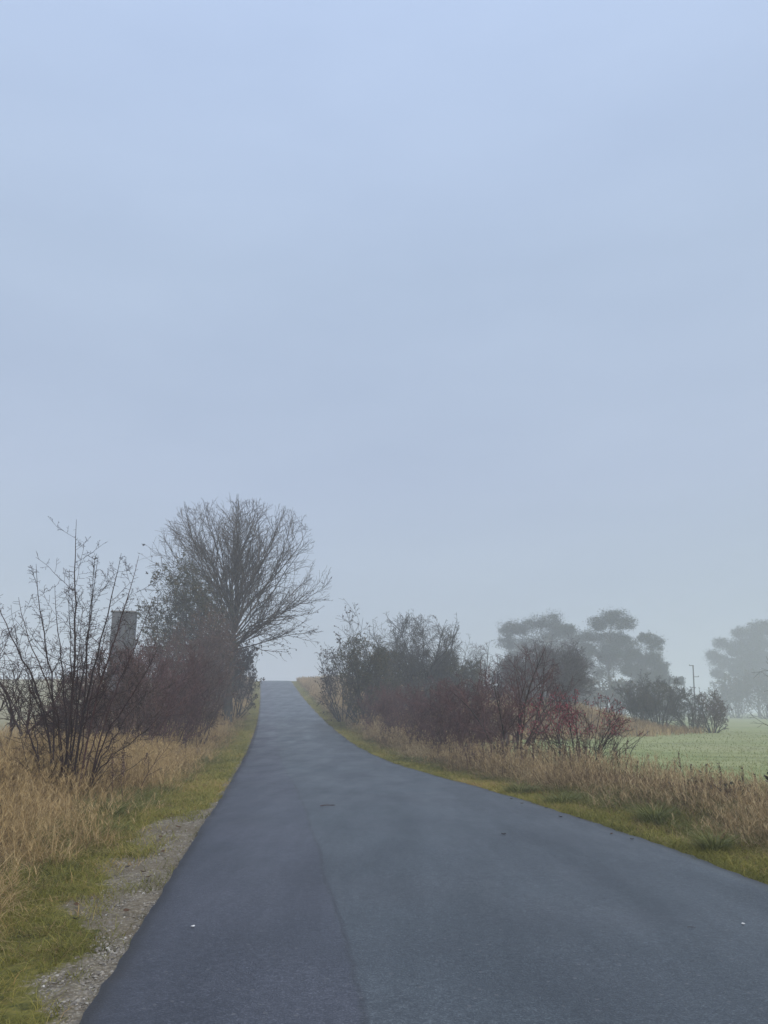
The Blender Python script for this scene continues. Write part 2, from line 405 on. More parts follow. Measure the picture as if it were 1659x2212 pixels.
def short_grass(side, n, y0, y1, u1, label):
    Y = pick_y(n, y0, y1, 1.25)
    u = nrng.random(n) * u1
    u = u + .12 * np.sin(Y * 3) + .08 * np.sin(Y * 7.7)
    u = np.abs(u) + .01
    patch = wav(u * 4 + 3 + Y, Y * 2.2); patch2 = wav(u * 9 - Y * 3, Y * 6)
    if side == 'l':
        gw = gravel_w(Y); bare = nrng.random(n) < 1 / (1 + np.exp((u - gw * (1 + .3 * patch2)) / .055))
        keep = ~bare | ((nrng.random(n) < .55) & (wav(u * 6 + 2 * Y, Y * 4.5 - u * 2) > .38)) | (nrng.random(n) < .05)
    else:
        keep = (u > .015 + .06 * (patch2 + .3)) | (nrng.random(n) < .15)
    keep &= ~((patch2 > .5) & (nrng.random(n) < .8))
    u, Y, patch, patch2 = u[keep], Y[keep], patch[keep], patch2[keep]; m = len(u)
    sc_ = np.clip((Y / 7) ** .55, .7, 3)
    h = (.03 + .085 * nrng.random(m) ** 1.6 + .05 * np.clip(patch, 0, 1) + .07 * sst(.7, 1.5, u)) * np.clip(sc_, .9, 1.5)
    w = .0045 * sc_ * (.7 + .6 * nrng.random(m))
    tint = .47 + .20 * patch + .12 * patch2 + .24 * wav(u * 1.5 + 4, Y * .8 + 1) + nrng.normal(0, .18, m)
    o, _ = blades('verge_grass', place(side, u, Y), h, w, nrng.random(m) * 6.283, .2 + .5 * nrng.random(m), .3 + .7 * nrng.random(m), tint, M['green'])
    tag(o, label, 'grass', kind='stuff')
short_grass('l', 95000, 2.3, 128, 1.45, 'short mossy green grass on the left verge beside the gravel')
short_grass('r', 90000, 4.0, 128, 1.30, 'short yellow green grass on the right verge along the asphalt')

def tall_grass(side, nc, per, y0, y1, u0, u1, hh, mat, label, plume=.25, p=1.35, hfun=None, name='dry_grass'):
    Y = pick_y(nc, y0, y1, p); u = u0 + (u1 - u0) * nrng.random(nc)
    u = u + .15 * np.sin(Y * 1.9) + .1 * np.sin(Y * 5.3)
    ctint = .53 + .26 * wav(u * 2 + 5, Y * .9) + nrng.normal(0, .16, nc)
    ch = (1 + .22 * wav(u * 1.3, Y * 1.1) + .18 * wav(u * .5 + 9, Y * .45)) * (.72 + .28 * sst(u0, u0 + .7, u)) * (.8 + .4 * nrng.random(nc))
    if hfun is not None: ch = ch * hfun(u, Y)
    caz = 6.283 * (.5 + .5 * wav(u * 1.1, Y * .7)) + nrng.normal(0, .7, nc)
    k = np.repeat(np.arange(nc), per); m = len(k)
    scl = np.clip((Y / 9) ** .6, .6, 3.2)[k]
    off = nrng.normal(0, .085, (m, 2)) * np.clip(scl, .8, 2.2)[:, None]
    Yb = Y[k] + off[:, 1]; ub = np.maximum(u[k] + off[:, 0], .25)
    base = place(side, ub, Yb)
    az = np.where(nrng.random(m) < .55, np.arctan2(off[:, 1], -off[:, 0] if side == 'l' else off[:, 0]) + nrng.normal(0, .5, m), caz[k] + nrng.normal(0, .6, m))
    h = hh * ch[k] * (.45 + .65 * nrng.random(m))
    w = .0055 * scl * (.6 + .7 * nrng.random(m))
    tint = ctint[k] + nrng.normal(0, .17, m)
    lean = .08 + .75 * nrng.random(m) ** 1.4; droop = .15 + 1.15 * nrng.random(m) ** 1.2
    lie = nrng.random(m) < .22; lean[lie] += .7; droop[lie] += .5; tint[lie] -= .05
    sel = nrng.random(m) < plume * .35
    lean[sel] *= .5; droop[sel] *= .35; h[sel] = hh * ch[k][sel] * (1.0 + .3 * nrng.random(sel.sum()))
    o, tip = blades(name, base, h, w, az, lean, droop, tint, mat)
    tag(o, label, 'grass', kind='stuff')
    if not sel.any(): return
    # feathery seed heads on the tallest stems
    tp = tip[sel]; q = np.repeat(np.arange(len(tp)), 9); s2 = scl[sel][q]
    b2 = tp[q] - np.stack([0 * s2, 0 * s2, .13 * nrng.random(len(q))], -1)
    o2, _ = blades('grass_seed_heads', b2, .05 + .05 * nrng.random(len(q)), .005 * s2, nrng.random(len(q)) * 6.28, .3 + .5 * nrng.random(len(q)), .5 * nrng.random(len(q)), .72 + nrng.normal(0, .15, len(q)), mat)
    tag(o2, 'feathery seed heads over the ' + label.split(' ', 1)[1], 'grass', kind='stuff')
tall_grass('l', 3300, 26, 2.8, 125, 1.22, 4.2, .60, M['dry'], 'tall straw coloured dry grass on the left bank', hfun=lambda u, Y: (.74 + .26 * sst(12, 20, Y)) * (1 - .45 * np.exp(-((Y - 11.0) / 1.5) ** 2 - ((u - 2.2) / .9) ** 2)))
tall_grass('r', 3000, 24, 5.0, 125, 1.15, 3.3, .60, M['dry_red'], 'tall russet dry grass on the right bank', hfun=lambda u, Y: (.66 + .44 * sst(12, 20, Y)) * (1.0 - .25 * sst(2.2, 3.3, u) * (Y < 20)))
def crest_grass():
    for side, n in (('r', 9000), ('l', 6000)):
        Y = 72 + 66 * nrng.random(n); u = 1.3 + 9 * nrng.random(n) ** 1.4; pt = wav(u * 1.5, Y * .5)
        o, _ = blades('dry_grass', place(side, u, Y), (.45 + .55 * nrng.random(n)) * (1 + .25 * pt), .03 + .025 * nrng.random(n), nrng.random(n) * 6.28, .4 * nrng.random(n), .7 * nrng.random(n), .52 + .2 * pt + nrng.normal(0, .18, n), M['dry'])
        tag(o, 'dry grass standing against the sky on the %s of the road crest' % ('right' if side == 'r' else 'left'), 'grass', kind='stuff')
crest_grass()
def fringe(side, n, y0, u0, u1, label):
    Y = pick_y(n, y0, 110, 1.3); u = u0 + (u1 - u0) * nrng.random(n) + .12 * np.sin(Y * 2.3) + .08 * np.sin(Y * 6.1)
    pt = wav(u * 3 + 7, Y * 1.6); k = (pt > -.35) | (nrng.random(n) < .25); u, Y, pt = u[k], Y[k], pt[k]; m = len(u); sc_ = np.clip((Y / 8) ** .55, .7, 3)
    o, _ = blades('verge_grass', place(side, u, Y), (.13 + .20 * nrng.random(m)) * (1 + .4 * pt), .005 * sc_, nrng.random(m) * 6.28, .2 + .6 * nrng.random(m), .3 + .9 * nrng.random(m), .45 + .25 * wav(u * 5, Y * 3) + nrng.normal(0, .2, m), M['tuss'])
    tag(o, label, 'grass', kind='stuff')
fringe('r', 30000, 5, .85, 2.0, 'half tall green grass between the right verge and the dry stems')
fringe('l', 22000, 2.6, 1.05, 1.75, 'half tall green grass between the left verge and the dry stems')
tall_grass('l', 420, 34, 2.6, 30, .45, 1.5, .17, M['green'], 'longer green grass clumps dotted over the left verge', plume=0, name='verge_grass')
tall_grass('r', 520, 34, 4.5, 40, .25, 1.4, .16, M['green'], 'longer green grass clumps dotted over the right verge', plume=0, name='verge_grass')
tall_grass('l', 170, 30, 2.6, 26, .5, 1.45, .13, M['dry'], 'withered straw tufts among the green of the left verge', plume=0, name='withered_grass')
tall_grass('r', 260, 30, 4.5, 40, .3, 1.3, .13, M['dry_red'], 'withered straw tufts among the green of the right verge', plume=0, name='withered_grass')
# thinner cover farther from the road
def hill_grass():
    n = 48000
    Y = 46 + 62 * nrng.random(n) ** 1.2; u = 3.5 + 33 * nrng.random(n)
    X = edge_r(Y) + u; Z = ground_z(X, Y)
    fr_ = sst(45, 70, Y); keep = u < 1.9 + 17.5 * fr_ + 4.0 + 9 * fr_ + np.abs(nrng.normal(0, .9, n)) + .4 * wav(X, Y)
    X, Y, Z = X[keep], Y[keep], Z[keep]; m = len(X)
    pt = wav(X * .8, Y * .8)
    o, _ = blades('dry_grass', np.stack([X, Y, Z - .02], -1), .45 + .5 * nrng.random(m) + .15 * pt, .03 + .03 * nrng.random(m), nrng.random(m) * 6.28, .3 * nrng.random(m) + .05, .6 * nrng.random(m), .55 + .22 * pt + nrng.normal(0, .15, m), M['dry'])
    tag(o, 'faded tawny grass covering the mound beyond the meadow', 'grass', kind='stuff')
    n = 16000
    Y = 8 + 60 * nrng.random(n) ** 1.3; u = 4 + 10 * nrng.random(n); X = edge_l(Y) - u; Z = ground_z(X, Y)
    o, _ = blades('dry_grass', np.stack([X, Y, Z - .02], -1), .3 + .4 * nrng.random(n), .010 + .012 * nrng.random(n), nrng.random(n) * 6.28, .4 * nrng.random(n), .6 * nrng.random(n), .55 + nrng.normal(0, .2, n), M['dry'])
    tag(o, 'sparse pale grass behind the bushes on the left', 'grass', kind='stuff')
    n = 42000
    Y = pick_y(n, 12, 75, 1.6); X = 3 + (Y * .62 + 4) * nrng.random(n); uR = X - edge_r(Y); far = sst(45, 70, Y)
    k = uR > 2.2 + 17.5 * far + 3.4 + 9 * far
    X, Y = X[k], Y[k]; m = len(X)
    pt = wav(X * .5 + Y, Y * 1.1)
    o, _ = blades('meadow_grass', np.stack([X, Y, ground_z(X, Y) - .01], -1), .05 + .07 * nrng.random(m), .012 * np.clip(Y / 14, 1, 4), nrng.random(m) * 6.28, .6 * nrng.random(m), .6 * nrng.random(m), .5 + .2 * pt + nrng.normal(0, .2, m), M['meadow'])
    tag(o, 'short pale green meadow grass with frosty blades', 'grass', kind='stuff')
hill_grass()

# gravel on the left shoulder, grit along the right edge
def stones(name, P, S, tint, label=None):
    n = len(P)
    ov = np.array([(1, 0, 0), (-1, 0, 0), (0, 1, 0), (0, -1, 0), (0, 0, 1), (0, 0, -1)], float)
    of = np.array([(0, 2, 4), (2, 1, 4), (1, 3, 4), (3, 0, 4), (2, 0, 5), (1, 2, 5), (3, 1, 5), (0, 3, 5)])
    V = ov[None] * (S[:, None, None] * (.6 + .7 * nrng.random((n, 6, 1)))) * np.array([1, 1, .6]) + nrng.normal(0, .15, (n, 6, 3)) * S[:, None, None]
    a = nrng.random(n) * 6.28; c, s = np.cos(a)[:, None], np.sin(a)[:, None]
    V = np.stack([V[..., 0] * c - V[..., 1] * s, V[..., 0] * s + V[..., 1] * c, V[..., 2]], -1) + P[:, None]
    f = (of[None] + (np.arange(n) * 6)[:, None, None]).reshape(-1, 3)
    o = link(name, make_mesh(name, V.reshape(-1, 3), [f], np.repeat(tint, 6), False), M['stone'])
    return o
n = 16000; Y = pick_y(n, 2.3, 40, 1.3); u = nrng.random(n) ** 1.3 * gravel_w(Y) * 1.12
p = place('l', u, Y); p[:, 2] += .008
o = stones('gravel', p, .004 + .013 * nrng.random(n) ** 3, np.clip(nrng.normal(.42, .22, n), 0, 1)); tag(o, 'loose grey gravel on the left shoulder along the asphalt edge', 'gravel', kind='stuff')
n = 5000; Y = pick_y(n, 4.5, 30, 1.3); u = nrng.random(n) ** 1.5 * .16
p = place('r', u, Y); p[:, 2] += .012
o = stones('grit', p, .006 + .014 * nrng.random(n) ** 2.5, np.clip(nrng.normal(.12, .16, n), 0, 1)); tag(o, 'dark grit and crumbs along the right asphalt edge', 'gravel', kind='stuff')

# ------------------------------------------------------------------ plants
def rv(rng): return Vector((rng.gauss(0, 1), rng.gauss(0, 1), rng.gauss(0, 1)))
def tilt(d, ang, rng, az=None):
    ax = d.cross(Vector((0, 0, 1)) if abs(d.z) < .95 else Vector((1, 0, 0))).normalized()
    ax = Matrix.Rotation(rng.random() * 6.283 if az is None else az, 3, d) @ ax
    return Matrix.Rotation(ang, 3, ax) @ d
def branch(out, rng, p, d, L, r, lv, P, env=None):
    K = P['seg'][lv]; step = L / K; pts = [p]; rad = [r]; dirs = [d]; tip = P['tip']
    for i in range(K):
        d = (d + rv(rng) * P['wob'][lv]); d.z += P['trop'][lv]; d = d.normalized()
        p = p + d * step
        pts.append(p); rad.append(max(tip, r + (tip - r) * ((i + 1) / K) ** .85)); dirs.append(d)
        if env and not env(p): break
    if len(pts) - 1 < K:
        m_ = len(pts) - 1; rad = [max(tip, r + (tip - r) * (i / m_) ** .85) for i in range(m_ + 1)]
    if len(pts) > 2 or lv > 0: out.setdefault(lv, []).append((pts, rad))
    if lv + 1 < P['n']:
        frac = (len(pts) - 1) / K
        nc = P['nch'][lv] * frac; nc = int(nc) + (rng.random() < nc % 1)
        lo = P['lo'][lv]
        for j in range(nc):
            t = lo + (1 - lo) * (j + rng.random()) / max(nc, 1); x = t * (len(pts) - 1); i = min(int(x), len(pts) - 2)
            q = pts[i].lerp(pts[i + 1], x - i); rr = rad[i] + (rad[i + 1] - rad[i]) * (x - i)
            cd = tilt(dirs[min(i + 1, len(dirs) - 1)], R(P['ang'][lv] * rng.uniform(.65, 1.3)), rng)
            branch(out, rng, q, cd, L * P['lr'][lv] * (1.15 - .6 * t) * rng.uniform(.6, 1.25), max(tip, min(rr * .72, r * .55)), lv + 1, P, env)
    elif P.get('leaf') and rng.random() < P['leaf'][0]:
        for _ in range(P['leaf'][1]):
            i = rng.randrange(len(pts)); q = pts[i] + rv(rng) * .02
            if not P.get('leafok') or P['leafok'](q): out.setdefault('leaf', []).append(q)

def build_plant(name, root, out, trunk_mat, twig_mat, leaf_mat=None, leaf_size=.08, sides=(7, 5, 3), names=('trunk', 'crown', 'foliage'), split=1):
    tl = [x for lv in range(split) for x in out.get(lv, [])]
    tw = [(lv, x) for lv in out if lv != 'leaf' and lv >= split for x in out[lv]]
    parts = []
    if tl: parts.append(link(names[0], tubes(names[0], tl, sides[0]), trunk_mat, root))
    if tw: parts.append(link(names[1], tubes(names[1], [x for _, x in tw], 3), twig_mat, root))
    if leaf_mat and out.get('leaf'): parts.append(link(names[2], leaves_mesh(names[2], out['leaf'], leaf_size), leaf_mat, root))
    return parts
def ellipsoid(c, r, rng, rough=.12):
    ph = [rng.random() * 6.28 for _ in range(6)]
    def f(p):
        d = Vector(((p.x - c[0]) / r[0], (p.y - c[1]) / r[1], (p.z - c[2]) / r[2]))
        a = math.atan2(d.y, d.x); e = d.z / (d.length + 1e-6)
        k = 1 + rough * (math.sin(3 * a + ph[0]) * math.sin(4 * e + ph[1]) + .7 * math.sin(7 * a + ph[2] + 5 * e) + .6 * math.sin(9 * e + ph[3] + 2 * a))
        return d.length < k
    return f

SEED_TREE = 11
# --- the big bare tree beside the crest road
def big_tree():
    rng = random.Random(SEED_TREE); lr_ = random.Random(3); Y = 55
    b = at(487, Y); root = empty('bare_tree', b, 'tallest bare tree with a wide fan shaped crown leaning over the road', 'tree')
    k = Y * CT / F_PX * 1.02
    top = (pix(492, 1090, Y).z - b.z)
    ph = rng.random() * 6
    def env(p):
        a = abs(p.x - .25) / (207 * k); b_ = abs(p.y) / 6.6; c_ = (p.z - top * .585) / (top * .42)
        q = (a ** 2.3 + b_ ** 2.3 + abs(c_) ** 2.3)
        return q < 1 + .10 * math.sin(p.x * 1.9 + ph) * math.sin(p.z * 1.7) and p.z > 4.4 + .5 * math.sin(p.x * 1.3) + .3 * math.sin(p.y * 2)
    P = dict(n=4, seg=[9, 14, 7, 4], wob=[.06, .095, .12, .15], trop=[.02, .008, .025, .02], nch=[0, 16, 9, 6], lo=[0, .16, .12, .1],
             ang=[0, 34, 38, 42], lr=[0, .36, .42, .55], tip=.0085)
    P['leaf'] = (.9, 3); P['leafok'] = lambda q: (q.x > .3 and q.z < 6.0 + .4 * math.sin(q.x * 3)) or (q.z < 8.5 and lr_.random() < .22) or lr_.random() < .035
    out = {}
    trunk = []; rad = []
    for i in range(12):
        t = i / 11; z = t * top * .86
        trunk.append(Vector((.25 * math.sin(t * 3.2) + .1 * t, .2 * math.sin(t * 4 + 1), z))); rad.append(.33 * (1 - t) ** 2.0 + .012 + (.10 if i == 0 else 0))
    out[0] = [(trunk, rad)]
    nl = 64
    for j in range(nl):
        t = .27 + .30 * (j / (nl - 1)); x = t * 11; i = min(int(x), 10); q = trunk[i].lerp(trunk[i + 1], x - i)
        az = j * 2.3999 + rng.uniform(-.3, .3)
        el = R(-4 + 86 * (j / (nl - 1)) ** 1.05 + rng.uniform(-9, 9))
        d = Vector((math.cos(az) * math.cos(el), math.sin(az) * math.cos(el), math.sin(el)))
        branch(out, rng, q, d, rng.uniform(8.5, 10.5), rng.uniform(.055, .105), 1, P, env)
    build_plant('bare_tree', root, out, M['trunk_tree'], M['bark_tree'], M['leaf_dark'], .13, sides=(9, 5, 3), names=('trunk', 'crown', 'foliage'))
big_tree()

# --- generic bush: many stems from the ground filling an envelope
def bush_parts(seed, h, rx, stems=14, twigs=(9, 6, 5), tip=.006, r0=.03, spread=38, base_r=.35, leaf=None, rough=.14, wob=.12, trop=.05, zc=.52, stem_ang=34, lens=1.0, envk=1.0):
    rng = random.Random(seed); out = {}
    env = ellipsoid((0, 0, h * zc), (rx * envk, rx * .95 * envk, h * (1 - zc)), rng, rough)
    env2 = lambda p: env(p) or p.z < h * .30 and math.hypot(p.x, p.y) < rx * .8
    P = dict(n=4, seg=[7, 5, 4, 2], wob=[wob, wob * 1.3, wob * 1.6, .2], trop=[trop, trop * .6, .02, .0], nch=list(twigs) + [0], lo=[.18, .12, .1, 0],
             ang=[stem_ang, 42, 48, 50], lr=[.5, .5, .5, .5], tip=tip)
    if leaf: P['leaf'] = leaf[:2]; P['leafok'] = leaf[2] if len(leaf) > 2 else None
    for j in range(stems):
        az = j * 2.3999 + rng.uniform(-.4, .4); ro = base_r * math.sqrt(rng.random())
        el = R(90 - spread * rng.uniform(.1, 1.4))
        d = Vector((math.cos(az) * math.cos(el), math.sin(az) * math.cos(el), math.sin(el)))
        branch(out, rng, Vector((ro * math.cos(az), ro * math.sin(az), -.1)), d, h * rng.uniform(.85, 1.25) * lens, r0 * rng.uniform(.6, 1.1), 0, P, env2)
    return out
def bush(name, pos, label, cat, seed, h, rx, tm, wm, lm=None, ls=.08, group=None, rot=0, names=('stem', 'twig_crown', 'foliage'), **kw):
    root = empty(name, pos, label, cat, group)
    out = bush_parts(seed, h, rx, **kw)
    build_plant(name, root, out, tm, wm, lm, ls, sides=(5, 3, 3), names=names)
    root.rotation_euler.z = rot
    return root
def ht(px, top, Y): return pix(px, top, Y).z - at(px, Y).z
def copy_tree(o):
    c = o.copy(); COL.objects.link(c)
    for ch in o.children:
        d = ch.copy(); COL.objects.link(d); d.parent = c
    return c

# --- foreground multi-stemmed shrub on the left, stem by stem
def front_shrub():
    rng = random.Random(5); Y = 12.6
    b = at(142, Y); b.z -= .05
    root = empty('bare_shrub', b, 'dark multi-stemmed leafless shrub nearest the camera on the left bank', 'shrub')
    P = dict(n=4, seg=[14, 9, 5, 2], wob=[.05, .09, .12, .15], trop=[.0, .05, .02, .0], nch=[0, 6, 2.2, 0], lo=[0, .15, .12, 0], ang=[0, 55, 60, 60], lr=[0, .32, .36, .3], tip=.0027)
    # tip column, tip row, base shift (m), radius, depth of the tip
    stems = [(165, 1122, -.06, .036, 0), (262, 1195, .10, .034, .2), (300, 1200, .24, .027, -.3), (212, 1200, .04, .025, .5), (205, 1212, .16, .024, -.5),
             (78, 1218, -.14, .028, .2), (-15, 1265, -.22, .030, .5), (40, 1290, -.10, .022, -.6), (118, 1262, -.02, .022, .8), (330, 1290, .30, .022, .3),
             (345, 1390, .33, .020, -.5), (325, 1465, .36, .017, .4), (350, 1540, .40, .015, -.2), (-30, 1400, -.28, .02, -.3), (60, 1440, -.3, .015, .6), (290, 1385, .2, .02, .7),
             (235, 1330, .12, .016, -.6), (180, 1300, .0, .016, .6), (30, 1350, -.2, .017, .3), (100, 1390, -.1, .015, -.5), (150, 1230, -.03, .017, -.3)]
    for k, (tx, ty, bx, r, dy) in enumerate(stems):
        tip = pix(tx, ty, Y + dy) - b; bs = Vector((bx, rng.uniform(-.22, .22), -.1))
        H = (tip - bs).length
        up = Vector((bx * .30 + rng.uniform(-.06, .06), rng.uniform(-.06, .06), 1)).normalized() * H * (.52 if ty < 1350 else .42)
        kn = (tip - bs).normalized() * H * .3
        pts, rad, n_ = [], [], 15
        for i in range(n_):
            t = i / (n_ - 1); a = bs; c1 = bs + up; c2 = tip - kn - Vector((0, 0, .06 * H))
            q = a * (1 - t) ** 3 + c1 * 3 * t * (1 - t) ** 2 + c2 * 3 * t * t * (1 - t) + tip * t ** 3
            q = q + rv(rng) * .012 * math.sin(math.pi * t)
            pts.append(q); rad.append(max(.0028, r * .56 * (1 - t) ** .7 + .002))
        out = {0: [(pts, rad)]}
        ns = int(7 + H * 2.1)
        for j in range(ns):          # side branches
            t = .16 + .80 * (j + rng.random()) / ns; x = t * (n_ - 1); i = min(int(x), n_ - 2); q = pts[i].lerp(pts[i + 1], x - i)
            d = (pts[i + 1] - pts[i]).normalized()
            cd = tilt(d, R(rng.uniform(35, 75)), rng)
            branch(out, rng, q, cd, H * rng.uniform(.12, .36) * (1.15 - .85 * t), max(.0028, rad[i] * .42), 1, P)
        for j in range(int(H * 13)):          # short spurs
            t = .3 + .68 * rng.random(); x = t * (n_ - 1); i = min(int(x), n_ - 2); q = pts[i].lerp(pts[i + 1], x - i)
            d = (pts[i + 1] - pts[i]).normalized(); cd = tilt(d, R(rng.uniform(60, 95)), rng)
            branch(out, rng, q, cd, rng.uniform(.04, .15), .003, 3, P)
        st = link('stem', tubes('stem', out[0], 7), M['bark_shrub'], root)
        link('twig_spray', tubes('twig_spray', [x for lv in (1, 2, 3) for x in out.get(lv, [])], 3), M['bark_shrub'], st)
    # a few shrivelled fruits left on the tips
    for tx, ty in ((318, 1238), (310, 1176), (262, 1206), (208, 1206)):
        p_ = pix(tx, ty, Y) - b
        f = link('dried_fruit', leaves_mesh('dried_fruit', [p_ + rv(rng) * .008 for _ in range(14)], .03), M['leaf_dark'], root)
    P2 = dict(P); out = {}
    for j in range(26):
        az = rng.random() * 6.28; d = Vector((math.cos(az), math.sin(az), rng.uniform(.5, 1.6))).normalized()
        branch(out, rng, Vector((rng.gauss(0, .28), rng.gauss(0, .25), 0)), d, rng.uniform(.5, 1.5), .007, 1, P2)
    link('sucker_growth', tubes('sucker_growth', [x for lv in (1, 2) for x in out.get(lv, [])], 3), M['bark_shrub'], root)
front_shrub()

# --- left side bushes
BR, WN = M['twig_brown'], M['twig_wine']
G_L = 'bare bushes of the left hedge'
bush('bare_shrub', at(12, 17), 'gnarled leafless thorn bush at the left picture edge', 'shrub', 21, ht(12, 1345, 17), 1.6, M['bark_shrub'], M['bark_shrub'], stems=4, twigs=(8, 6, 4), tip=.004, r0=.065, spread=34, base_r=.2, group=G_L, wob=.17, trop=.02)
bush('bare_shrub', at(70, 18.5), 'smaller leafless thorn bush between the edge thorn and the front shrub', 'shrub', 22, ht(70, 1385, 18.5), 1.3, M['bark_shrub'], M['bark_shrub'], stems=4, twigs=(8, 6, 4), tip=.004, r0=.05, spread=40, base_r=.15, group=G_L, wob=.17, trop=.02)
for i, (px, top, Y, rx, lab, sd, mat) in enumerate([
    (218, 1408, 22, 1.5, 'low dense purplish brown thicket just behind the front shrub', 31, BR),
    (266, 1388, 26, 1.7, 'dense brown twiggy thicket in front of the grey tower', 32, WN),
    (345, 1392, 30, 1.8, 'tall reddish thicket right of the tower above the dry grass', 33, WN),
    (398, 1400, 34, 1.6, 'dark brown thicket nearest the left verge before the big tree', 34, BR),
    (345, 1352, 40, 1.9, 'tall brown thicket rising behind the reddish one', 35, BR),
    (178, 1470, 22, 1.0, 'low twiggy brown thicket seen between the stems of the front shrub', 37, WN),
    (420, 1340, 42, 1.6, 'brown thicket between the verge thicket and the big trunk', 36, BR)]):
    bush('thicket_bush', at(px, Y), lab, 'bush', sd, ht(px, top, Y), rx, mat, mat, stems=32, twigs=(9, 7, 6), tip=.0065, r0=.025, spread=42, base_r=.9, group=G_L, trop=.03, wob=.15)
bush('leafy_tree', at(385, 50), 'dark green tree still in leaf left of the tall bare tree', 'tree', 41, ht(385, 1235, 50), 2.75, M['trunk_tree'], M['twig_grey'], M['leaf_olive'], .13, stems=18, twigs=(10, 8, 6), tip=.008, r0=.08, spread=26, base_r=.8, leaf=(.9, 6), zc=.52, rough=.2)
bush('leafy_tree', at(438, 47), 'brown and olive leafed small tree in front of the bare trunk', 'tree', 42, ht(440, 1290, 47), 1.9, M['trunk_tree'], M['twig_brown'], M['leaf_brown'], .08, stems=18, twigs=(10, 7, 6), tip=.007, r0=.05, spread=28, base_r=.6, leaf=(.7, 4), zc=.52)
bush('leafy_bush', at(505, 61), 'dark leafy bush behind the big trunk beside the crest road', 'bush', 43, ht(505, 1368, 61), 1.7, M['trunk_tree'], M['twig_grey'], M['leaf_dark'], .15, stems=18, twigs=(9, 7, 5), tip=.009, r0=.06, spread=36, base_r=.5, leaf=(.95, 6))
bush('thicket_bush', at(522, 80), 'small faded thicket farthest up the left side near the crest', 'bush', 44, ht(522, 1432, 80), 1.3, BR, BR, stems=20, twigs=(8, 6, 5), tip=.010, r0=.04, base_r=.5, group=G_L)
bush('thicket_bush', at(462, 66), 'hazy brown thicket showing left of the big trunk', 'bush', 45, ht(462, 1380, 66), 1.9, BR, BR, stems=26, twigs=(9, 7, 5), tip=.010, r0=.04, base_r=.7, group=G_L)

# --- right side bushes
G_R = 'bushes of the right hedge'
bush('cherry_sapling', at(742, 58), 'slim sapling with upright twigs and clustered withered leaves right of the crest', 'tree', 51, ht(742, 1300, 58), 2.0, M['trunk_tree'], M['twig_grey'], M['leaf_dark'], .15, stems=13, twigs=(10, 6, 4), tip=.010, r0=.06, spread=30, base_r=.3, leaf=(.7, 3), wob=.06, trop=.05, stem_ang=34)
bush('leafy_bush', at(788, 52), 'dark green leafy bush on a short black trunk beside the sapling', 'bush', 52, ht(788, 1372, 52), 1.9, M['trunk_tree'], M['twig_grey'], M['leaf_olive'], .10, stems=14, twigs=(10, 8, 6), tip=.007, r0=.08, spread=36, base_r=.25, leaf=(.95, 6), zc=.60)
bush('leafy_bush', at(845, 60), 'olive leafed rounded bush behind the red thicket row', 'bush', 53, ht(845, 1392, 60), 2.1, M['trunk_tree'], M['twig_grey'], M['leaf_olive'], .11, stems=16, twigs=(10, 7, 6), tip=.009, r0=.07, spread=40, base_r=.5, leaf=(.9, 5))
for (px, top, Y, rx, lab, sd, st, tw) in [
    (842, 1335, 68, 2.2, 'thin hazy bare tree behind the olive bush', 61, 9, (11, 8, 6)),
    (915, 1322, 62, 3.2, 'dark crooked bare tree with the highest rounded crown right of the road', 62, 16, (13, 10, 7)),
    (1002, 1345, 74, 2.2, 'slender bare tree with pale upright twigs beside the crooked tree', 63, 8, (10, 8, 6)),
    (1048, 1388, 68, 2.2, 'low spreading bare tree before the pines', 64, 12, (11, 9, 6))]:
    bush('bare_tree', at(px, Y), lab, 'tree', sd, ht(px, top, Y), rx, M['trunk_tree'], M['twig_grey'], stems=st, twigs=tw, tip=.010, r0=.12, spread=40, base_r=.3, group='bare trees along the right hedge', names=('trunk', 'crown', 'foliage'), wob=.2, trop=.012, zc=.58)
bush('leafy_bush', at(905, 63), 'low dark leafy growth at the foot of the crooked tree', 'bush', 66, ht(905, 1405, 63), 2.2, M['trunk_tree'], M['twig_grey'], M['leaf_olive'], .11, stems=18, twigs=(9, 7, 6), tip=.010, r0=.05, spread=44, base_r=.6, leaf=(.9, 4))
bush('leafy_bush', at(985, 62), 'dim green bush behind the red thicket below the slender tree', 'bush', 67, ht(985, 1415, 62), 2.2, M['trunk_tree'], M['twig_grey'], M['leaf_olive'], .11, stems=18, twigs=(9, 7, 6), tip=.010, r0=.05, spread=44, base_r=.6, leaf=(.9, 4))
for (px, top, Y, rx, lab, sd) in [
    (828, 1472, 46, 1.4, 'wine red thicket farthest up the right verge', 71),
    (880, 1478, 40, 1.5, 'wine red thicket second from the far end of the row', 72),
    (940, 1474, 34, 1.5, 'middle wine red thicket with a leaning dark stem', 73),
    (992, 1462, 29, 1.4, 'dense wine red thicket touching the branching red bush', 74),
    (1040, 1452, 26, 1.3, 'dark purple thicket in the dry grass before the branching bush', 175)]:
    bush('thicket_bush', at(px, Y), lab, 'bush', sd, ht(px, top, Y), rx, WN, WN, stems=30, twigs=(9, 7, 6), tip=.006, r0=.02, spread=46, base_r=.8, group=G_R, trop=.02, wob=.16)
bush('branching_shrub', at(1108, 23.5), 'open branching red-brown shrub on a visible short trunk in the dry grass', 'shrub', 176, ht(1105, 1398, 23.5), 2.1, M['bark_tree'], M['twig_wine'], stems=9, twigs=(9, 7, 6), tip=.0045, r0=.055, spread=58, base_r=.12, group=G_R, wob=.11, trop=.045)
bush('round_bush', at(1188, 66), 'large rounded grey bush in haze behind the branching shrub', 'bush', 77, ht(1188, 1388, 66), 4.0, M['twig_grey'], M['twig_haze'], stems=54, twigs=(11, 9, 6), tip=.0095, r0=.03, spread=46, base_r=1.4, group=G_R, rough=.2)

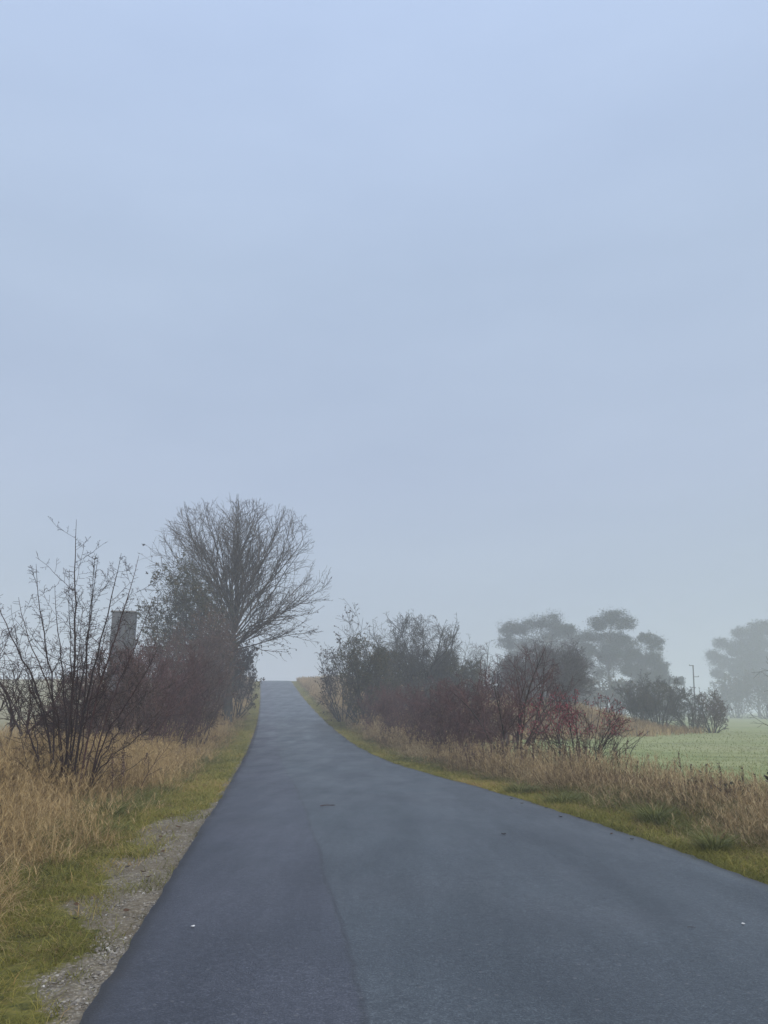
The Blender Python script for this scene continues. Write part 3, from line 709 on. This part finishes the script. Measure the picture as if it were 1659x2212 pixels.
# --- shrub with red berries
def berry_shrub():
    HB = ht(1250, 1488, 18.5)
    root = bush('berry_shrub', at(1250, 18.5), 'arching shrub with red berries in front of the green meadow', 'shrub', 81, HB, 1.35, M['bark_shrub'], M['bark_shrub'], stems=24, twigs=(7, 4, 4), tip=.0035, r0=.015, spread=52, base_r=.25, trop=.02, wob=.10)
    rng = random.Random(4); out = bush_parts(81, HB, 1.35, stems=24, twigs=(7, 4, 4), tip=.0035, r0=.015, spread=52, base_r=.25, trop=.02, wob=.10)
    pos = [q for p_, r_ in out[3] for q in p_[1:] if q.z > HB * .5 and rng.random() < (.8 if q.x < .1 else .5)]
    P = np.array([tuple(q) for q in pos]); n = len(P); P[:, 2] -= .012
    ov = np.array([(1, 0, 0), (-1, 0, 0), (0, 1, 0), (0, -1, 0), (0, 0, 1.2), (0, 0, -1.2)], float)
    of = np.array([(0, 2, 4), (2, 1, 4), (1, 3, 4), (3, 0, 4), (2, 0, 5), (1, 2, 5), (3, 1, 5), (0, 3, 5)])
    V = P[:, None] + ov[None] * (.010 + .007 * nrng.random(n))[:, None, None]
    f = (of[None] + (np.arange(n) * 6)[:, None, None]).reshape(-1, 3)
    o = link('berry_cluster', make_mesh('berry_cluster', V.reshape(-1, 3), [f], np.repeat(nrng.random(n), 6)), M['berry'], root)
    o['kind'] = 'stuff'
berry_shrub()

# --- hawthorns at the meadow edge, far undergrowth
bush('hawthorn', at(1425, 70), 'grey green hawthorn leaning right at the meadow edge', 'bush', 91, ht(1425, 1458, 70), 2.6, M['trunk_tree'], M['twig_grey'], M['leaf_olive'], .10, stems=16, twigs=(9, 7, 6), tip=.010, r0=.07, spread=48, base_r=.5, leaf=(.5, 3))
bush('hawthorn', at(1375, 72), 'smaller hazy hawthorn on the tawny mound', 'bush', 94, ht(1375, 1472, 72), 2.0, M['trunk_tree'], M['twig_grey'], M['leaf_olive'], .10, stems=14, twigs=(9, 7, 5), tip=.011, r0=.06, spread=48, base_r=.5, leaf=(.4, 3))
bush('hawthorn', at(1490, 70), 'low brownish hawthorn between its larger neighbours', 'bush', 92, ht(1490, 1488, 70), 1.6, M['trunk_tree'], M['twig_grey'], M['leaf_olive'], .09, stems=14, twigs=(9, 7, 5), tip=.010, r0=.06, spread=50, base_r=.4, leaf=(.4, 3))
bush('hawthorn', at(1540, 68), 'round dark hawthorn rightmost at the meadow edge under the pole', 'bush', 93, ht(1540, 1494, 68), 1.5, M['trunk_tree'], M['twig_brown'], M['leaf_olive'], .09, stems=14, twigs=(9, 7, 5), tip=.010, r0=.06, spread=50, base_r=.3, leaf=(.4, 3), zc=.56)
for i, (px, Y, h, rx, lab) in enumerate([(1330, 150, 7.5, 6.5, 'faint dark undergrowth beneath the middle pine'), (1430, 155, 6, 6, 'faint undergrowth right of the middle pine'), (1590, 215, 11, 9, 'faint bushy tree left of the far right pine foot'),
        (1655, 205, 12, 9, 'faint rounded bush below the far right pine'), (1250, 150, 8, 7, 'faint undergrowth between the two near pines'), (1130, 150, 7, 6, 'faint undergrowth beneath the left pine')]):
    bush('hazy_bush', at(px, Y), lab, 'bush', 100 + i, h, rx, M['trunk_tree'], M['twig_grey'], M['leaf_olive'], .5, stems=16, twigs=(8, 6, 4), tip=.02, r0=.12, spread=48, base_r=1.5, leaf=(.8, 2), group='faint bushes in the mist')
# bare tree standing just outside the right picture edge: only its twig ends reach in
bush('bare_tree', at(1745, 44), 'bare tree at the right edge with only twig ends reaching into view', 'tree', 120, 5.4, 2.9, M['bark_tree'], M['bark_tree'], stems=5, twigs=(6, 4, 3), tip=.008, r0=.09, spread=55, base_r=.2, names=('trunk', 'crown', 'foliage'), rough=.25)

# --- pines: bare trunk, limbs and flat needle clumps
def pine(base_px, Y, clumps, label, seed, trunk_top, depth=5.0, rr=.3):
    rng = random.Random(seed); b = at(base_px, Y); k = Y / F_PX
    root = empty('pine_tree', b, label, 'tree', 'misty pines beyond the meadow')
    tt = pix(trunk_top[0], trunk_top[1], Y) - b
    tr = [Vector((tt.x * (i / 9) ** 1.3 + .25 * math.sin(i), .2 * math.sin(i * 1.3), tt.z * i / 9 - .2)) for i in range(10)]
    link('trunk', tubes('trunk', [(tr, [rr * (1 - .8 * i / 9) for i in range(10)])], 8), M['bark_tree'], root)
    limbs, pos, dirs, tint = [], [], [], []
    xs = [c[0] for c in clumps]; x0_, x1_ = min(xs), max(xs)
    extra = []
    for _ in range(int(len(clumps) * 1.4)):
        a_, b_2 = rng.sample(clumps, 2)
        if abs(a_[0] - b_2[0]) + abs(a_[1] - b_2[1]) < 62:
            t_ = rng.random(); extra.append((a_[0] * t_ + b_2[0] * (1 - t_) + rng.gauss(0, 3), a_[1] * t_ + b_2[1] * (1 - t_) + rng.gauss(0, 3), rng.uniform(9, 20)))
    for (cx, cy, r) in list(clumps) + extra:
        c = pix(cx, cy, Y) - b + Vector((0, rng.uniform(-depth, depth), 0)); Rk = r * k
        i = min(9, max(3, int(9 * max(.1, c.z - Rk * 1.2) / tt.z))); a = tr[i]
        mid = a.lerp(c, .5) + Vector((0, 0, -.12 * (c - a).length)) + rv(rng) * .2
        limbs.append(([a, a.lerp(mid, .5) + rv(rng) * .1, mid, mid.lerp(c, .5) + rv(rng) * .2, c], [.13, .11, .085, .06, .03]))
        Rk *= rng.uniform(.85, 1.3); sub = 28
        for s in range(sub):
            v = rv(rng).normalized() * rng.random() ** .5; sc_ = c + Vector((v.x * Rk, v.y * Rk, v.z * Rk * .78))
            limbs.append(([c.lerp(a, .1), c.lerp(sc_, .5) - Vector((0, 0, .1)), sc_], [.04, .03, .015]))
            sr = Rk * rng.uniform(.16, .46)
            tb = rng.uniform(.3, .7)
            for _ in range(120):
                v = rv(rng) * .70
                pos.append(sc_ + Vector((v.x * sr, v.y * sr, v.z * sr * .62))); dirs.append(Vector((v.x, v.y, v.z * .6 + .35))); tint.append(tb + rng.gauss(0, .18))
    link('limb_frame', tubes('limb_frame', limbs, 4), M['bark_tree'], root)
    link('crown', leaves_mesh('crown', pos, .0052 * Y * .30, aspect=.45, tintv=np.array(tint), dirs=dirs), M['needle'], root)
pine(1168, 165, [(1105, 1355, 22), (1095, 1385, 20), (1130, 1362, 24), (1165, 1348, 22), (1195, 1343, 20), (1222, 1358, 20), (1240, 1378, 20), (1200, 1375, 30), (1160, 1390, 32), (1120, 1400, 24), (1225, 1405, 28), (1180, 1425, 32), (1110, 1425, 20), (1245, 1430, 24), (1140, 1450, 26), (1210, 1455, 30)],
     'broad hazy pine with a domed crown left in the group', 1, (1178, 1385))
pine(1322, 168, [(1285, 1350, 18), (1310, 1343, 20), (1340, 1350, 18), (1272, 1372, 18), (1300, 1375, 24), (1335, 1380, 24), (1265, 1402, 18), (1355, 1402, 20), (1305, 1410, 26), (1275, 1430, 18), (1340, 1432, 24), (1300, 1450, 22)],
     'tall layered pine in the middle with gaps between its boughs', 2, (1315, 1365))
pine(1392, 172, [(1385, 1382, 16), (1402, 1395, 18), (1380, 1415, 20), (1412, 1422, 18), (1432, 1440, 16), (1395, 1445, 22), (1362, 1448, 20), (1425, 1468, 22), (1385, 1475, 24), (1452, 1470, 14)],
     'lower pine stepping down to the right of the layered pine', 3, (1392, 1400))
pine(1640, 250, [(1590, 1370, 16), (1615, 1362, 18), (1648, 1362, 18), (1672, 1358, 18), (1565, 1388, 14), (1590, 1400, 20), (1630, 1395, 24), (1670, 1392, 24), (1555, 1415, 14), (1575, 1430, 18), (1610, 1430, 24), (1655, 1430, 26), (1568, 1455, 16), (1600, 1462, 20), (1645, 1462, 26), (1690, 1440, 26), (1700, 1400, 22), (1585, 1480, 18), (1620, 1412, 24), (1645, 1418, 24), (1600, 1445, 22), (1625, 1450, 24), (1610, 1385, 20), (1635, 1475, 24), (1665, 1480, 26), (1690, 1470, 26)],
     'faintest pine at the right edge of the picture', 4, (1635, 1385), 7, .4)

# --- dead weed stalks sticking out of the grass on the right
def weeds():
    rng = random.Random(77)
    def proto(h, seed):
        r_ = random.Random(seed); lines = []
        st = [Vector((.02 * math.sin(i * 1.1 + seed), .02 * math.cos(i + seed), h * i / 6)) for i in range(7)]
        lines.append((st, [.006 * (1 - .5 * i / 6) for i in range(7)]))
        heads = []
        for j in range(70):
            t = .6 + .4 * j / 70; heads.append(Vector((0, 0, h * t)) + Vector((r_.gauss(0, .011), r_.gauss(0, .011), 0)) * (1.4 - t))
        for j in range(6):
            z = h * r_.uniform(.45, .75); a = r_.random() * 6.28; e = Vector((math.cos(a) * .09, math.sin(a) * .09, z + .16))
            lines.append(([Vector((0, 0, z)), Vector((e.x * .6, e.y * .6, z + .05)), e], [.003, .003, .002]))
        return tubes('stalk', lines, 4), leaves_mesh('seed_head', heads, .026, aspect=.8)
    protos = [proto(.95, 1), proto(1.1, 2), proto(.8, 3)]
    spots = [(1290, 18), (1303, 17), (1322, 17.5), (1338, 16.5), (1345, 17.2), (1372, 15.5), (1392, 15.8), (1408, 15), (1437, 14.5), (1462, 14.2), (1482, 14.6), (1272, 18.6), (1256, 19.5), (1165, 18.5), (1180, 19.2),
             (1120, 18.2), (1072, 19.5), (1048, 21), (1025, 22), (1000, 24), (975, 26), (950, 27), (912, 31), (890, 33), (862, 36), (840, 39), (735, 52), (748, 50), (722, 55), (1500, 13.2), (262, 12.2), (240, 11.4), (305, 16), (398, 24), (425, 27), (1530, 13.5), (1572, 12.2), (1610, 11.8), (1640, 12.4)]
    spots += [(rng.uniform(850, 1350), 0) for _ in range(40)]
    spots = [(a, b) if b else (a, float(np.interp(a, [850, 950, 1050, 1150, 1250, 1350], [38, 27, 20.5, 18, 17, 15.6])) * rng.uniform(.93, 1.08)) for a, b in spots]
    names_ = ['tall', 'slim', 'crooked', 'thick headed', 'dark']
    for i, (px, Y) in enumerate(spots):
        where = 'in the dry grass on the left bank' if px < 500 else 'right of the berry shrub' if px > 1380 else 'under the berry shrub' if px > 1240 else 'before the branching shrub' if px > 1040 else 'along the wine red thickets' if px > 800 else 'below the sapling'
        root = empty('dead_weed', at(px, Y), 'dead brown weed stalk with seed head ' + where, 'weed', 'dead weeds ' + where)
        a, h_ = protos[i % 3]
        link('stalk', a, M['weed'], root); link('seed_head', h_, M['weed'], root)
        root.rotation_euler = (rng.gauss(0, .08), rng.gauss(0, .08), rng.random() * 6.28); s = rng.uniform(.8, 1.15) * (.62 if px > 1360 else .9); root.scale = (s * 1.25, s * 1.25, s)
weeds()

# --- bramble clump at the field edge, bent twig, tussocks
def bramble():
    rng = random.Random(9)
    for (px, Y, s, lab) in [(1560, 12.6, .62, 'dark leafed bramble clump at the meadow edge on the right'), (1610, 11.6, .6, 'second bramble clump nearer the right picture edge')]:
        root = empty('bramble', at(px, Y), lab, 'bramble', 'brambles at the meadow edge')
        out = {}; P = dict(n=2, seg=[6, 3], wob=[.12, .15], trop=[-.16, 0], nch=[5, 0], lo=[.3, 0], ang=[50, 0], lr=[.3, 0], tip=.003, leaf=(.95, 2))
        for j in range(22):
            az = rng.random() * 6.28; d = Vector((math.cos(az) * .6, math.sin(az) * .6, 1)).normalized()
            branch(out, rng, Vector((rng.gauss(0, .15), rng.gauss(0, .15), 0)), d, rng.uniform(.6, 1.0) * s * .95, .006, 0, P)
        build_plant('bramble', root, out, M['bark_shrub'], M['bark_shrub'], M['leaf_bramble'], .075, sides=(4, 3, 3), names=('cane', 'side_shoot', 'foliage'), split=2)
bramble()
def bent_twig():
    b = at(1348, 15.0); root = empty('bent_cane', b, 'single bent cane arching to the right out of the grass before the meadow', 'cane')
    tip = pix(1380, 1600, 15) - b; k1 = pix(1352, 1632, 15) - b
    pts = []
    for i in range(9):
        t = i / 8; pts.append(Vector((0, 0, 0)) * (1 - t) ** 2 + (k1 + Vector((0, 0, .05))) * 2 * t * (1 - t) + tip * t * t)
    link('stem', tubes('stem', [(pts, [.010 * (1 - .6 * i / 8) for i in range(9)])], 5), M['bark_shrub'], root)
    link('bud', leaves_mesh('bud', [pts[-1] + Vector((.01 * j, 0, 0)) for j in range(4)], .03), M['leaf_dark'], root)
bent_twig()
def tussocks():
    rng = np.random.default_rng(3)
    for (px, Y, h, lab) in [(1418, 10.6, .40, 'dark green grass tussock on the right verge leaning over'), (1545, 8.7, .34, 'wide dark green tussock nearest the camera on the right verge'), (1125, 15.2, .30, 'dull green tussock beside the right verge below the branching shrub'),
                          (1215, 13.2, .30, 'pale green tussock midway along the right verge'), (232, 11.2, .40, 'green tussock at the foot of the front shrub')]:
        p = at(px, Y); n_ = 380
        off = rng.normal(0, .085, (n_, 2)) * (1 + .5 * math.sin(px)); base = np.stack([off[:, 0], off[:, 1], 0 * off[:, 0]], -1)
        base[:, 2] = ground_z(base[:, 0] + p.x, base[:, 1] + p.y) - p.z - .01
        root = empty('grass_tussock', p, lab, 'grass tussock', 'green tussocks on the verges')
        blades('blade_clump', base, h * (.5 + .7 * rng.random(n_)), .006 * np.ones(n_) * max(1, Y / 10), np.arctan2(off[:, 1], off[:, 0]) + rng.normal(0, .5, n_), .2 + .5 * rng.random(n_), .3 + .7 * rng.random(n_), .45 + rng.normal(0, .22, n_), M['tuss'], root)
tussocks()

# --- grey tower half hidden behind the left hedge
def box(name, sx, sy, z0, z1, mat, parent, off=(0, 0), bev=.02):
    x0, x1, y0, y1 = off[0] - sx / 2, off[0] + sx / 2, off[1] - sy / 2, off[1] + sy / 2
    V = [(x0, y0, z0), (x1, y0, z0), (x1, y1, z0), (x0, y1, z0), (x0, y0, z1), (x1, y0, z1), (x1, y1, z1), (x0, y1, z1)]
    f = [(0, 3, 2, 1), (4, 5, 6, 7), (0, 1, 5, 4), (1, 2, 6, 5), (2, 3, 7, 6), (3, 0, 4, 7)]
    o = link(name, make_mesh(name, V, [np.array(f)], smooth_=False), mat, parent)
    b = o.modifiers.new('bevel', 'BEVEL'); b.width = bev; b.segments = 2
    return o
def tower():
    Y = 62; b = at(252, Y); top = pix(252, 1322, Y).z - b.z; w = 54 * Y / F_PX
    root = empty('concrete_tower', b, 'square grey concrete tower with a thin overhanging slab roof behind the left hedge', 'tower')
    wall = box('wall', w * .86, w * .8, -.3, top - .10, M['render'], root)
    box('roof', w * .96, w * .90, top - .097, top, M['roof'], root, bev=.015)
    for s in (-1, 1):
        box('vent_slot', .3, .03, top * .86, top * .86 + .12, M['door'], wall, (s * .35, -w * .40 - .008), .004)
    d = box('door', .9, .06, .05, 2.0, M['door'], root, (0, -w * .40 - .02), .005)
    box('handle', .03, .05, .95, 1.1, M['galv'], d, (.34, -w * .40 - .075), .004)
    root.rotation_euler.z = R(11)
tower()

# --- thin pole in the mist
def pole():
    Y = 120; b = at(1503, Y); top = pix(1497, 1437, Y) - b
    root = empty('utility_pole', b, 'thin pole with short cross arms standing in the mist beside the far right pine', 'pole')
    link('post', tubes('post', [([Vector((0, 0, -.3)), top * .5, top], [.11, .10, .085])], 8), M['galv'], root)
    for z, x0, x1, r in ((.995, -.55, .1, .06), (.80, -.1, .75, .045), (.62, -.6, .15, .05)):
        c = top * z
        link('cross_arm', tubes('cross_arm', [([c + Vector((x0, 0, 0)), c + Vector((x1, 0, 0))], [r, r])], 6), M['galv'], root)
        link('insulator', tubes('insulator', [([c + Vector((x0 if abs(x0) > abs(x1) else x1, 0, -.02)), c + Vector((x0 if abs(x0) > abs(x1) else x1, 0, .16))], [.06, .04])], 6), M['galv'], root)
pole()

# --- litter on the asphalt
def litter():
    rng = random.Random(12); last_leaf = [None]
    def on_road(px, py):
        Y = 12.0
        for _ in range(60):
            p_ = pix(px, py, Y); s = pix(px, py, 1.0) - Vector((0, 0, CAM_H)); z = float(road_z(Y)) + .03
            Y = max(2, (z - CAM_H) / s.z) if s.z < 0 else Y
        p_ = pix(px, py, Y); f_ = (p_.x - float(edge_l(Y))) / ROAD_W
        return Vector((p_.x, p_.y, float(road_z(Y)) + .03 * (1 - (2 * f_ - 1) ** 2) + .004))
    def twig(px, py, L, ang, lab):
        p_ = on_road(px, py); root = empty('fallen_twig', p_, lab, 'twig')
        d = Vector((math.cos(ang), math.sin(ang), 0)) * L
        link('stick', tubes('stick', [([d * (t - .5) + Vector((0, L * .09 * math.sin(t * 5), .003 + L * .04 * math.sin(t * 3))) for t in (0, .25, .5, .75, 1)], [L * .027, L * .032, L * .027, L * .022, L * .013])], 6), M['bark_shrub'], root)
        link('side_shoot', tubes('side_shoot', [([d * .1 + Vector((0, L * .04, L * .04)), d * .25 + Vector((L * .09, L * .22, L * .06)), d * .3 + Vector((L * .14, L * .36, L * .05))], [L * .018, L * .013, L * .009])], 5), M['bark_shrub'], root)
    twig(708, 1741, .22, .1, 'thin fallen twig lying on the asphalt in the middle of the road')
    twig(1493, 2003, .05, -.1, 'short dark twig on the asphalt near the right side')
    def leaf(px, py, s, mat, lab, name, cat):
        p_ = on_road(px, py)
        V = []; nu, nv = 7, 5
        for i in range(nu):
            t = i / (nu - 1); hw = .42 * math.sin(math.pi * min(1, t * .93 + .05)) ** .8
            for j in range(nv):
                v = j / (nv - 1) * 2 - 1
                V.append(((t - .5) * s, hw * v * s, .12 * s * abs(v) ** 1.5 + .10 * s * (t - .5) ** 2 * 4 + .003))
        idx = np.arange(nu * nv).reshape(nu, nv); q = np.stack([idx[:-1, :-1], idx[1:, :-1], idx[1:, 1:], idx[:-1, 1:]], -1).reshape(-1, 4)
        o = link(name, make_mesh(name, V, [q], tint=np.full(len(V), .3)), mat); o.location = p_; o.rotation_euler.z = rng.random() * 6.28
        sm = o.modifiers.new('solid', 'SOLIDIFY'); sm.thickness = .0012
        tag(o, lab, cat); last_leaf[0] = o
    leaf(1088, 1802, .05, M['leaf_dark'], 'curled dark leaf lying on the right half of the road', 'fallen_leaf', 'leaf')
    leaf(417, 1996, .03, M['white'], 'small white paper scrap on the asphalt near the left edge', 'paper_scrap', 'scrap')
    leaf(1605, 1994, .028, M['white'], 'small white scrap on the asphalt near the right picture edge', 'paper_scrap', 'scrap')
    for k in range(26):
        Y_ = 3.2 + 7.5 * rng.random() ** 1.3; lf = k < 16; u_ = rng.uniform(.15, 1.1) if lf else -rng.uniform(.02, .3)
        X_ = float(edge_l(Y_)) - u_ if lf else float(edge_r(Y_ + 3)) + u_
        if not lf: Y_ += 3
        leaf(800, 1900, rng.uniform(.035, .06), M['leaf_brown'] if rng.random() < .6 else M['leaf_dark'], 'brown dead leaf lying in the moss and gravel of the left verge' if lf else 'brown dead leaf lying on the asphalt along its right edge', 'dead_leaf', 'leaf')
        o = last_leaf[0]; o.location = (X_, Y_, (float(ground_z(X_, Y_)) + .035) if lf else float(road_z(Y_)) + .008); o['group'] = 'dead leaves on the left verge' if lf else 'dead leaves along the right road edge'
        o.rotation_euler = (rng.uniform(-.3, .3) * lf, rng.uniform(-.3, .3) * lf, rng.random() * 6.28)
    for px, py, Y_, s, lab in ((1440, 1822, 8.6, .035, 'pale flat stone at the right asphalt edge, the larger one'), (1376, 1797, 9.4, .03, 'pale stone at the right asphalt edge farther from the camera'), (1610, 1886, 7.0, .03, 'pale stone at the right asphalt edge nearest the camera')):
        X = float(edge_r(Y_)) + .06
        o = stones('pale_stone', np.array([[0, 0, 0.]]), np.array([s]), np.array([.97])); o.location = (X, Y_, float(ground_z(X, Y_)) + .03)
        b_ = o.modifiers.new('sub', 'SUBSURF'); b_.levels = b_.render_levels = 2
        tag(o, lab, 'stone')
litter()

# ------------------------------------------------------------------ haze
def haze():
    x0, x1, y0, y1, z0, z1 = -660, 700, -60, 720, -12, 27.0
    V = [(x0, y0, z0), (x1, y0, z0), (x1, y1, z0), (x0, y1, z0), (x0, y0, z1), (x1, y0, z1), (x1, y1, z1), (x0, y1, z1)]
    f = [(0, 3, 2, 1), (4, 5, 6, 7), (0, 1, 5, 4), (1, 2, 6, 5), (2, 3, 7, 6), (3, 0, 4, 7)]
    m = bpy.data.materials.new('haze'); m.use_nodes = True; nt = m.node_tree
    nt.nodes.remove(nt.nodes['Principled BSDF'])
    v = N(nt, 'ShaderNodeVolumePrincipled'); v.inputs['Color'].default_value = HAZE_COL; v.inputs['Density'].default_value = HAZE
    v.inputs['Anisotropy'].default_value = 0.0
    nt.links.new(v.outputs[0], nt.nodes['Material Output'].inputs['Volume'])
    o = link('haze', make_mesh('haze', V, [np.array(f)], smooth_=False), m)
    tag(o, 'pale blue grey mist filling the air over road and meadow', 'haze', kind='stuff')
HAZE = .0030
HAZE_COL = (.93, .965, 1.0, 1)
haze()

# ------------------------------------------------------------------ sky, sun, camera
SUN_EL, SUN_AZ = 40, 150      # degrees; azimuth measured from +Y towards +X
w = bpy.data.worlds.new('World'); sc.world = w; w.use_nodes = True; nt = w.node_tree
bg = nt.nodes['Background']; bg.inputs['Strength'].default_value = .06
sky = N(nt, 'ShaderNodeTexSky', sky_type='NISHITA'); sky.sun_disc = False
sky.sun_elevation = R(SUN_EL); sky.sun_rotation = R(SUN_AZ); sky.dust_density = 4; sky.air_density = 1.0; sky.ozone_density = 1.0
tc = N(nt, 'ShaderNodeTexCoord'); sp = N(nt, 'ShaderNodeSeparateXYZ'); nt.links.new(tc.outputs['Generated'], sp.inputs[0])
cl = ramp(nt, [(0.0, (4.6, 5.5, 6.2)), (.28, (4.7, 5.6, 7.3)), (.52, (4.9, 6.05, 8.0)), (.74, (5.6, 7.0, 9.7)), (1.0, (5.8, 7.3, 9.9))])
nt.links.new(sp.outputs[2], cl.inputs[0])
mp = N(nt, 'ShaderNodeMapping'); nt.links.new(tc.outputs['Generated'], mp.inputs[0]); mp.inputs['Scale'].default_value = (1.2, 1.2, 4.0)
cn = noise(nt, 2.2, 5, .5, mp.outputs[0])
c = mixc(nt, 1.0, cl.outputs[0], ramp_c := mixc(nt, mapr(nt, cn.outputs[0], .3, .7), (.95, .955, .965), (1.045, 1.04, 1.03)), 'MULTIPLY')
c = mixc(nt, .15, c, sky.outputs[0])
nt.links.new(c, bg.inputs['Color'])

sun = bpy.data.lights.new('sun', 'SUN'); sun.energy = 1.5; sun.angle = R(60); sun.color = (1, .96, .90)
so = bpy.data.objects.new('sun', sun); COL.objects.link(so)
d = Vector((math.sin(R(SUN_AZ)) * math.cos(R(SUN_EL)), math.cos(R(SUN_AZ)) * math.cos(R(SUN_EL)), math.sin(R(SUN_EL))))
so.rotation_euler = d.to_track_quat('Z', 'Y').to_euler(); so.location = d * 50

cam = bpy.data.cameras.new('camera'); co = bpy.data.objects.new('camera', cam); COL.objects.link(co)
cam.sensor_fit = 'VERTICAL'; cam.sensor_height = 36; cam.sensor_width = 27
cam.lens = F_PX / 2212 * 36
cam.clip_end = 3000; cam.clip_start = .05
co.location = (0, 0, CAM_H); co.rotation_euler = (R(90) + PITCH, 0, 0)
sc.camera = co

sc.view_settings.view_transform = 'Standard'; sc.view_settings.look = 'None'; sc.view_settings.gamma = 1; sc.view_settings.exposure = 0.78
sc.render.engine = 'CYCLES'
cy = sc.cycles
cy.use_denoising = True
cy.max_bounces = 6; cy.diffuse_bounces = 3; cy.glossy_bounces = 2; cy.transmission_bounces = 3; cy.volume_bounces = 3; cy.transparent_max_bounces = 4
